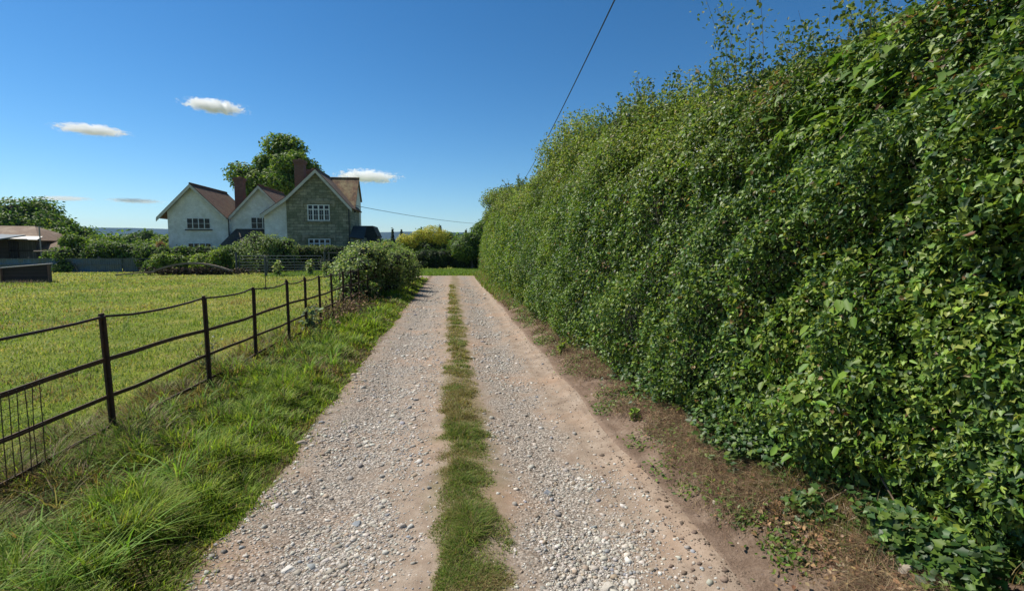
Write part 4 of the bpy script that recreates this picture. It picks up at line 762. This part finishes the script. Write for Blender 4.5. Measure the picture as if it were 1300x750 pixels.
N = 500; P = np.stack([rng.uniform(-22.2, -19.2, N), rng.uniform(26.3, 26.95, N), np.zeros(N)], 1); tag(blades('dry_tufts', P, rng.uniform(.12, .34, N), rng.uniform(0, 6.28, N), rng.uniform(.1, .8, N), np.full(N, .03), pal(N, [(.34, .28, .2), (.22, .15, .1), (.14, .17, .05)], [2, 2, 1]), M['dry'], seg=2), 'dry seeding tufts along the front of the timber trough', 'grass', kind='stuff')
# bowed timber
m_ = MB(); pts = []; 
for t in np.linspace(0, 1, 18): pts.append((-19.9+5.2*t, 36.2+.3*t, .10+.62*math.sin(math.pi*min(1, t*1.02))**.9*(1 if t < .5 else 1)+.1*t))
for a, b in zip(pts[:-1], pts[1:]): m_.bar(a, b, .24, .11)
lg = tag(m_.build('bowed_timber', M['timber']), 'long silvered plank bowed upwards over brushwood at the field edge', 'timber')
m_ = MB(); m_.bar((-21.4, 35.4, .06), (-19.4, 36.0, .22), .2, .07); tag(m_.build('loose_plank', M['timber']), 'short pale plank lying low at the left end of the bowed timber', 'plank')
N = 2200; P = np.array([-17.2, 36.6, .25])+rng.standard_normal((N, 3))*np.array([1.5, .15, .16]); P[:, 2] = np.abs(P[:, 2])*.8; t = empty('brushwood_heap', (-17.2, 36.6, 0), 'dark brown brushwood heaped under the bowed timber', 'brushwood'); leafset(P, rng.standard_normal((N, 3)), .16, [(.09, .06, .04), (.05, .035, .03), (.14, .12, .05)], [2, 2, 1], 'twigs', M['dry'], t)
# field gate
gt = empty('field_gate', (-12, 38, 0), 'galvanised steel bar gate in front of the house garden', 'gate')
for z_, r_ in ((1.22, .022), (1.0, .016), (.78, .016), (.58, .016), (.4, .016), (.22, .016)): m_ = MB(); m_.tube([(-14.9, 38, z_), (-9.3, 38, z_)], r_, 8); m_.build('bar', M['galv'], gt)
for xq in (-14.9, -13.0, -11.2, -9.3): m_ = MB(); m_.tube([(xq, 37.99, .18), (xq, 37.99, 1.24)], .024, 8); m_.build('upright', M['galv'], gt)
for xq, c_ in ((-15.1, 'left'), (-9.1, 'right')): m_ = MB(); m_.tube([(xq, 38, -.1), (xq, 38, 1.5)], .07, 10); m_.build('gate_post', M['lead'], gt)
gh = empty('rail_fence', (-8.2, 38.2, 0), 'short pale rail fence right of the galvanised gate', 'fence')
for z_ in (1.45, .9): m_ = MB(); m_.bar((-9.0, 38.3, z_), (-6.9, 38.3, z_), .05, .09); m_.build('rail', M['timber'], gh)
for xq in (-8.9, -7.0): m_ = MB(); m_.box(xq-.05, xq+.05, 38.33, 38.43, -.1, 1.5); m_.build('post', M['timber'], gh)
# stake in field
sk = empty('electric_fence_stake', (-7.3, 21, 0), 'slim dark stake standing in the grass in line with the gate', 'stake')
m_ = MB(); m_.tube([(-7.31, 21, -.05), (-7.29, 21.01, .7), (-7.27, 21, 1.4)], [.016, .014, .012], 6); m_.build('pole', M['iron'], sk)
m_ = MB(); m_.box(-7.31, -7.23, 20.96, 21.04, .62, 1.38); m_.build('insulator_board', M['lead'], sk, bevel=.01)
m_ = MB(); m_.tube([(-7.31, 21, 0), (-7.31, 21, .18)], [.1, .05], 7); m_.build('base', M['darkwood'], sk)

# ------------------------------------------------------------------ hedges, bushes, trees behind the field
bushrow('clipped_hedge', 'long clipped dark hedge in front of the white gables', [(x_, 42.6, 2.0+random.uniform(-.05, .05), .75) for x_ in np.arange(-23.6, -17.2, .8)], 20000, .13, G1, W1, 'hedge', (.55, .75), core=.8)
bushrow('leafy_shrub', 'bright leafy shrub at the hedge foot below the left gable', [(-21.6, 41.2, 1.5, .9), (-20.4, 41.3, 1.4, .8)], 6000, .16, YG+[DK[1]], [3, 2, 2, 2], group='garden shrubs along the field edge')
bushrow('leafy_shrub', 'yellowish shrub between clipped hedge and round bush', [(-18.6, 41, 1.5, .9), (-17.7, 41.2, 1.7, .8)], 6000, .15, YG, [3, 3, 2], group='garden shrubs along the field edge')
bushrow('leafy_shrub', 'dark shrub filling in before the porch beside the round bush', [(-16.6, 41.2, 2.0, .8), (-19.6, 41.4, 1.2, .7)], 5000, .15, G1, W1, group='garden shrubs along the field edge')
bushrow('round_bush', 'big rounded pale green bush behind the gate', [(-14.2, 41.2, 3.0, 1.7), (-13.1, 41.0, 2.6, 1.3), (-15.3, 41.2, 2.4, 1.2), (-14.0, 40.4, 1.7, 1.2)], 24000, .15, PALE[:2]+[DK[2], (.10, .15, .04)], [3, 3, 2, 3], per=10)
bushrow('clipped_hedge', 'light green clipped hedge below the sandstone gable', [(x_, 42.2, 2.05, .7) for x_ in np.arange(-11.9, -9.4, .7)], 9000, .12, [(.12, .17, .05), (.17, .21, .06), (.08, .12, .03)], [3, 2, 2], 'hedge', (.6, .75), core=.8)
bushrow('clipped_hedge', 'dark square clipped hedge right of the light green one', [(x_, 41.4, 2.0, .65) for x_ in np.arange(-9.6, -6.8, .65)], 9000, .11, DK, [3, 3, 1], 'hedge', (.6, .75), core=.85)
bushrow('bramble_bank', 'tangle of brambles growing over the blue sheet fence', [(-30.6, 43.6, 1.8, .9), (-29.4, 42.9, 1.9, 1.0), (-28.2, 43.2, 2.2, 1.0), (-27, 43.4, 2.4, 1.0), (-25.8, 43.4, 2.3, 1.0), (-24.6, 43.4, 2.2, 1.0), (-28.9, 42.0, 1.1, .7)], 20000, .16, G1+[(.18, .22, .09)], W1+[2])
bushrow('leafy_shrub', 'low shrub against the right end of the blue sheet fence', [(-22.6, 41.6, 1.0, .6), (-22.0, 41.4, 1.2, .7)], 3500, .14, G1, W1, group='garden shrubs along the field edge')
bushrow('farther_shrubs', 'line of mixed shrubs beyond the hut and brambles', [(x_, 52+random.uniform(-1, 3), 2.3+random.uniform(0, 1.0), 1.6) for x_ in np.arange(-35, -24, 1.5)], 24000, .24, G1+YG[:2], W1+[2, 2])
bushrow('copper_shrub', 'reddish shrub against the left corner of the house', [(-24.0, 45.5, 2.4, .5)], 1500, .12, [(.25, .11, .06), (.16, .13, .05)], [2, 1])
# tree with leaning props
tree('old_fruit_tree', 'small leafy tree with leaning poles beside the hut', 'tree', (-29.3, 43.8, 0), (-29.3, 43.8, 2.15), (1.05, 1.0, .95), 4500, .16, G1+YG[:2], W1+[2, 3], 14, .42, .12)
for (a, b, lb) in (((-30.7, 43.2, .2), (-29.5, 43.4, 2.0), 'pale pole leaning right against the small tree'), ((-27.9, 41.8, .1), (-29.2, 42.6, 1.9), 'pale pole leaning left against the small tree'), ((-31.5, 42.8, 1.55), (-28.5, 42.9, 1.75), 'pale branch lying level across the small tree')):
    m_ = MB(); a, b = Vector(a), Vector(b); m_.tube([a, a.lerp(b, .5)+Vector((0, 0, -.08)), b], [.05, .045, .03], 7); tag(m_.build('leaning_pole', M['timber'], None, True), lb, 'pole', 'poles propped round the small tree')
# walnut behind the house
tree('walnut_tree', 'large spreading tree rising behind the house roofs', 'tree', (-18.9, 60, 0), (-18.9, 60, 9.2), (5.0, 4.6, 5.4), 26000, .32, G1+YG[:2], [2, 4, 4, 1, 3, 2], 40, .27, .35, core=.42)
for p_ in ((-16.4, 59.5, 9.7),): pass
# left big trees
tree('broad_tree', 'broad round crowned tree behind the plank shed roof', 'tree', (-58.0, 78, 0), (-58.0, 78, 4.6), (9.5, 5, 4.2), 22000, .42, G1+YG[:1], W1+[3], 30, .34, .3)
tree('broad_tree', 'lower bright tree on the right shoulder of the broad crowned tree', 'tree', (-51.2, 74, 0), (-51.2, 74, 2.8), (3.4, 3, 2.6), 9000, .38, YG+G1[:2], [3, 2, 2, 3, 2], 16, .4, .2)
tspec = [(-52, 95, 5.6, 3.2, 'dark'), (-47, 110, 6.3, 3.4, 'dark'), (-43, 88, 4.6, 2.8, 'g'), (-39.5, 80, 4.3, 2.8, 'y'), (-36.5, 74, 3.6, 2.3, 'g'), (-39, 96, 4.9, 3, 'dark'), (-33.5, 70, 3.7, 2.2, 'y'), (-38.5, 118, 6.9, 2.4, 'dark'), (-31, 66, 3.5, 2, 'g'), (-46, 72, 3.3, 2.6, 'g'), (-62, 110, 6, 4, 'g')]
names = ['leftmost dark tree above the shrubs left of the house', 'round dark tree standing out against the blue hills', 'green tree midway between hut and house, behind the round shrubs', 'yellow green tree low before the dark round one', 'plain green tree left of the clipped hedge', 'dark tree on the skyline left of the house', 'light yellow green tree nearest the left house corner', 'small isolated dark crown on the skyline beside the left gable', 'low green tree peeping over the hedge at the house corner', 'green bushy tree right behind the little hut', 'distant green tree behind the broad crowned tree']
for (x_, y_, top, r_, kd), nm in zip(tspec, names):
    tree('distant_tree', nm, 'tree', (x_, y_, 0), (x_, y_, top*.55), (r_, r_, top*.47), 3600, .45, {'dark': DK, 'g': G1, 'y': YG}[kd], [1]*len({'dark': DK, 'g': G1, 'y': YG}[kd]), 11, .45, .15, 'trees on the skyline left of the house')
# right of house
bushrow('broom_bush', 'bush covered in bright yellow flowers beyond the end of the track', [(-6.6, 58, 2.9, 1.2), (-5.2, 58, 3.4, 1.4), (-3.8, 58.4, 3.9, 1.6), (-2.2, 58, 4.2, 1.7), (-.9, 58, 3.7, 1.4), (.4, 58, 3.0, 1.2), (-8, 58, 2.6, 1.1)], 14000, .2, G1+YG, W1+[2, 2, 2])
bb = [o for o in bpy.data.objects if o.name == 'broom_bush'][0]
Qf = np.array([(-5.2, 57.4, 2.7), (-3.6, 57.6, 3.2), (-2.2, 57.2, 3.4), (-1.2, 57.2, 3.0), (-4.4, 57.2, 2.6), (-.2, 57.4, 2.4), (-7.2, 57.5, 2.0)]); P, d = cloud(Qf, np.array([.9, .8, 1.2, 1.0, .8, .7, .6]), 8000); leafset(P, d, .15, [(.58, .52, .05), (.42, .45, .06), (.66, .60, .10)], [3, 2, 1], 'yellow_flowers', M['petal'], bb)
bushrow('dark_hedge', 'dark shaded hedge crossing beyond the end of the track', [(x_, 44.8, 1.75, .8) for x_ in np.arange(-5, .3, .8)], 16000, .12, DK, [3, 3, 1], 'hedge', (.55, .75), core=.85)
bushrow('garden_bank', 'pale green shrubs between the dark huts and the yellow flowered bush', [(-6.5, 42.5, 2.3, 1.1), (-5.2, 43.2, 2.3, 1.0), (-4.2, 43.6, 2.2, .9), (-5.6, 41, 1.8, 1.0)], 14000, .15, PALE[:2]+YG[:2], [2, 3, 3, 2])
tree('roadside_tree', 'dark green tree overhanging the shaded corner at the end of the track', 'tree', (1.6, 44, 0), (1.6, 44, 1.75), (2.0, 1.8, 1.9), 20000, .17, G1+YG[:1]+DK[:1], [3, 3, 2, 2, 1, 2], 18, .42, .12)
tree('roadside_tree', 'taller green tree half hidden by the far end of the ivy hedge', 'tree', (3.6, 46, 0), (3.2, 46, 2.3), (2.3, 2, 2.6), 18000, .18, G1+YG[:1], W1+[2], 18, .42, .14)
bushrow('shaded_undergrowth', 'dark undergrowth below the roadside trees at the shaded corner', [(x_, 45, 1.3+random.uniform(-.2, .3), .7) for x_ in np.arange(.6, 4.6, .6)], 12000, .13, DK+G1[:1], [3, 3, 1, 1], core=.85)
def conifer(x, y, h, r_, label):
    t = empty('conifer', (x, y, 0), label, 'tree', 'conifers on the skyline past the house'); N = 1500; h *= .93; r_ *= 1.25; z = h*(1-rng.random(N)**.6*.9); rr = r_*(1-z/h)*(.5+.5*rng.random(N))*(.7+.3*np.sin(z*5/h*3)); a = rng.uniform(0, 6.28, N)
    P = np.stack([x+rr*np.cos(a), y+rr*np.sin(a), z], 1); leafset(P, np.stack([np.cos(a), np.sin(a), .3+0*a], 1), h*.05, [(.02, .04, .022), (.035, .06, .03)], [1, 1], 'crown', M['tree'], t); m_ = MB(); m_.tube([(x, y, 0), (x, y, h*.98)], [r_*.1, .02], 6); m_.build('trunk', M['bark'], t)
conifer(-6.2, 105, 6.9, 1.3, 'pair member nearest the yellow bush, short dark conifer past the hut'); conifer(-13.6, 120, 7.2, 1.2, 'leftmost small pointed conifer just past the house'); conifer(-11.6, 120, 7.0, 1.3, 'second small pointed conifer past the house'); conifer(-2.4, 100, 7.0, 1.8, 'widest conifer rising behind the yellow flowered bush'); conifer(2.8, 110, 6.6, .9, 'thin conifer between yellow bush and ivy hedge')
# remote woodland band
rows = []
for k in range(260):
    a = rng.uniform(-62, 30); r_ = rng.uniform(130, 420); rows.append((r_*math.sin(R(a)), r_*math.cos(R(a)), r_))
Q = np.array([(x_, y_, 2.0) for x_, y_, r_ in rows]); L_ = np.array([3.0+r_*.008 for *_, r_ in rows]); P, d = cloud(Q, L_, 60000, .95); ok = P[:, 2] > -4; c = pal(ok.sum(), DK+G1, [2, 3, 2]+W1)
P = P[ok]; n_ = d[ok]; o = leafset(P, n_, 1.1, None, None, 'far_woodland', M['tree'], None, colarr=c); tag(o, 'low belt of distant woodland below the blue hills', 'woodland', kind='stuff')

# ------------------------------------------------------------------ poles and cables
def pole(x, y, h, label):
    t = empty('utility_pole', (x, y, 0), label, 'utility pole'); m_ = MB(); m_.tube([(x, y, -.2), (x, y, h)], [.13, .1], 10); m_.build('pole', M['bark'], t, True); m_ = MB(); m_.bar((x-.3, y, h-.25), (x+.3, y, h-.25), .08, .08); m_.build('crossarm', M['timber'], t)
pole(4.9, 35, 6.1, 'wooden utility pole sunk in the far part of the ivy hedge'); pole(7.2, 86, 6.2, 'wooden utility pole beyond the end of the ivy hedge')
def cable(a, b, sag, r_, label):
    a, b = Vector(a), Vector(b); m_ = MB(); m_.tube([a.lerp(b, t)-Vector((0, 0, sag*4*t*(1-t))) for t in np.linspace(0, 1, 40)], r_, 6); tag(m_.build('overhead_cable', M['pipe'], None, True), label, 'cable')
cable((4.6, 35, 6.0), (2.0, -4.2, 6.7), .5, .014, 'black overhead cable running up steeply from the hedge top')
cable((-8.5, 47.1, 5.55), (7.0, 86, 5.95), .35, .022, 'thin cable running right from the house eaves to the far hedge')

# ------------------------------------------------------------------ clouds
def cloudmat(dens, seed, sz):
    m = bpy.data.materials.new('cloud'); m.use_nodes = True; n = m.node_tree.nodes; l = m.node_tree.links; n.remove(n['Principled BSDF'])
    v = n.new('ShaderNodeVolumePrincipled'); v.inputs['Color'].default_value = (1, 1, 1, 1); v.inputs['Anisotropy'].default_value = .0
    tc = n.new('ShaderNodeTexCoord'); ln = n.new('ShaderNodeVectorMath'); ln.operation = 'LENGTH'; l.new(tc.outputs['Object'], ln.inputs[0])
    mp = n.new('ShaderNodeMapping'); mp.inputs['Location'].default_value = (seed, seed*2, 0); mp.inputs['Scale'].default_value = sz; l.new(tc.outputs['Object'], mp.inputs[0]); t = tex(n, l, 'Noise', mp.outputs[0], 2.6, 7, .68)
    d = mth(n, l, 'SUBTRACT', mth(n, l, 'ADD', mth(n, l, 'SUBTRACT', 1, ln.outputs['Value']), mth(n, l, 'MULTIPLY', t.outputs[0], 2.2)), 1.42, clamp=True)
    l.new(mth(n, l, 'MULTIPLY', mth(n, l, 'MINIMUM', mth(n, l, 'MULTIPLY', d, 4), 1), dens), v.inputs['Density']); l.new(v.outputs[0], n['Material Output'].inputs['Volume']); return m
def skydir(px_, py_):
    f_ = 650; p = R(5); yw = R(6.58); a = (px_-650)/f_; b = -(py_-375)/f_; fw = math.cos(p)+b*math.sin(p); up = -math.sin(p)+b*math.cos(p); return Vector((a*math.cos(yw)+fw*math.sin(yw), -a*math.sin(yw)+fw*math.cos(yw), up)), yw
def cloudobj(px_, py_, wpx, hpx, dens, label, seed, tilt=0, dist=5600):
    import bmesh
    b = bmesh.new(); bmesh.ops.create_icosphere(b, subdivisions=3, radius=1.0); me = bpy.data.meshes.new('cloud'); b.to_mesh(me); b.free()
    d, yw = skydir(px_, py_); o = link(bpy.data.objects.new('cloud', me)); o.location = Vector((0, 0, 1.6))+d*dist; wd = wpx/650*dist/2; hd = hpx/650*dist/2
    o.scale = (wd, wd*.5, hd); o.rotation_euler = (0, tilt, -yw); me.materials.append(cloudmat(dens, seed, (wd/hd*.55, 1, 1)))
    return tag(o, label, 'cloud', 'small clouds in the clear sky')
CL = [(272, 135, 100, 22, .05, 'bright puffy white cloud highest above the house, left of centre', 3, .12), (116, 165, 112, 17, .05, 'flat white cloud above the left skyline', 7, .08), (466, 224, 104, 21, .045, 'white cloud just right of the sandstone gable', 12, .03),
      (78, 252, 100, 8, .012, 'faint thin streak of cloud low above the left trees', 17, 0), (172, 255, 90, 8, .014, 'thin white streak low beside the left gable', 23, .03), (16, 255, 60, 7, .012, 'thin pale streak at the left edge of the sky', 29, 0)]
for c_ in CL: cloudobj(*c_)
# ------------------------------------------------------------------ haze
HAZE = True
if HAZE:
    m = bpy.data.materials.new('haze'); m.use_nodes = True; n = m.node_tree.nodes; n.remove(n['Principled BSDF']); v = n.new('ShaderNodeVolumePrincipled'); v.inputs['Color'].default_value = (.42, .64, 1, 1); v.inputs['Density'].default_value = .9e-4
    m.node_tree.links.new(v.outputs[0], n['Material Output'].inputs['Volume']); mb = MB(); mb.box(-5600, 5600, -450, 4300, -16, 200); o = mb.build('haze', m); o['kind'] = 'stuff'; o['label'] = 'thin pale summer haze softening the far hills'; o['category'] = 'haze'
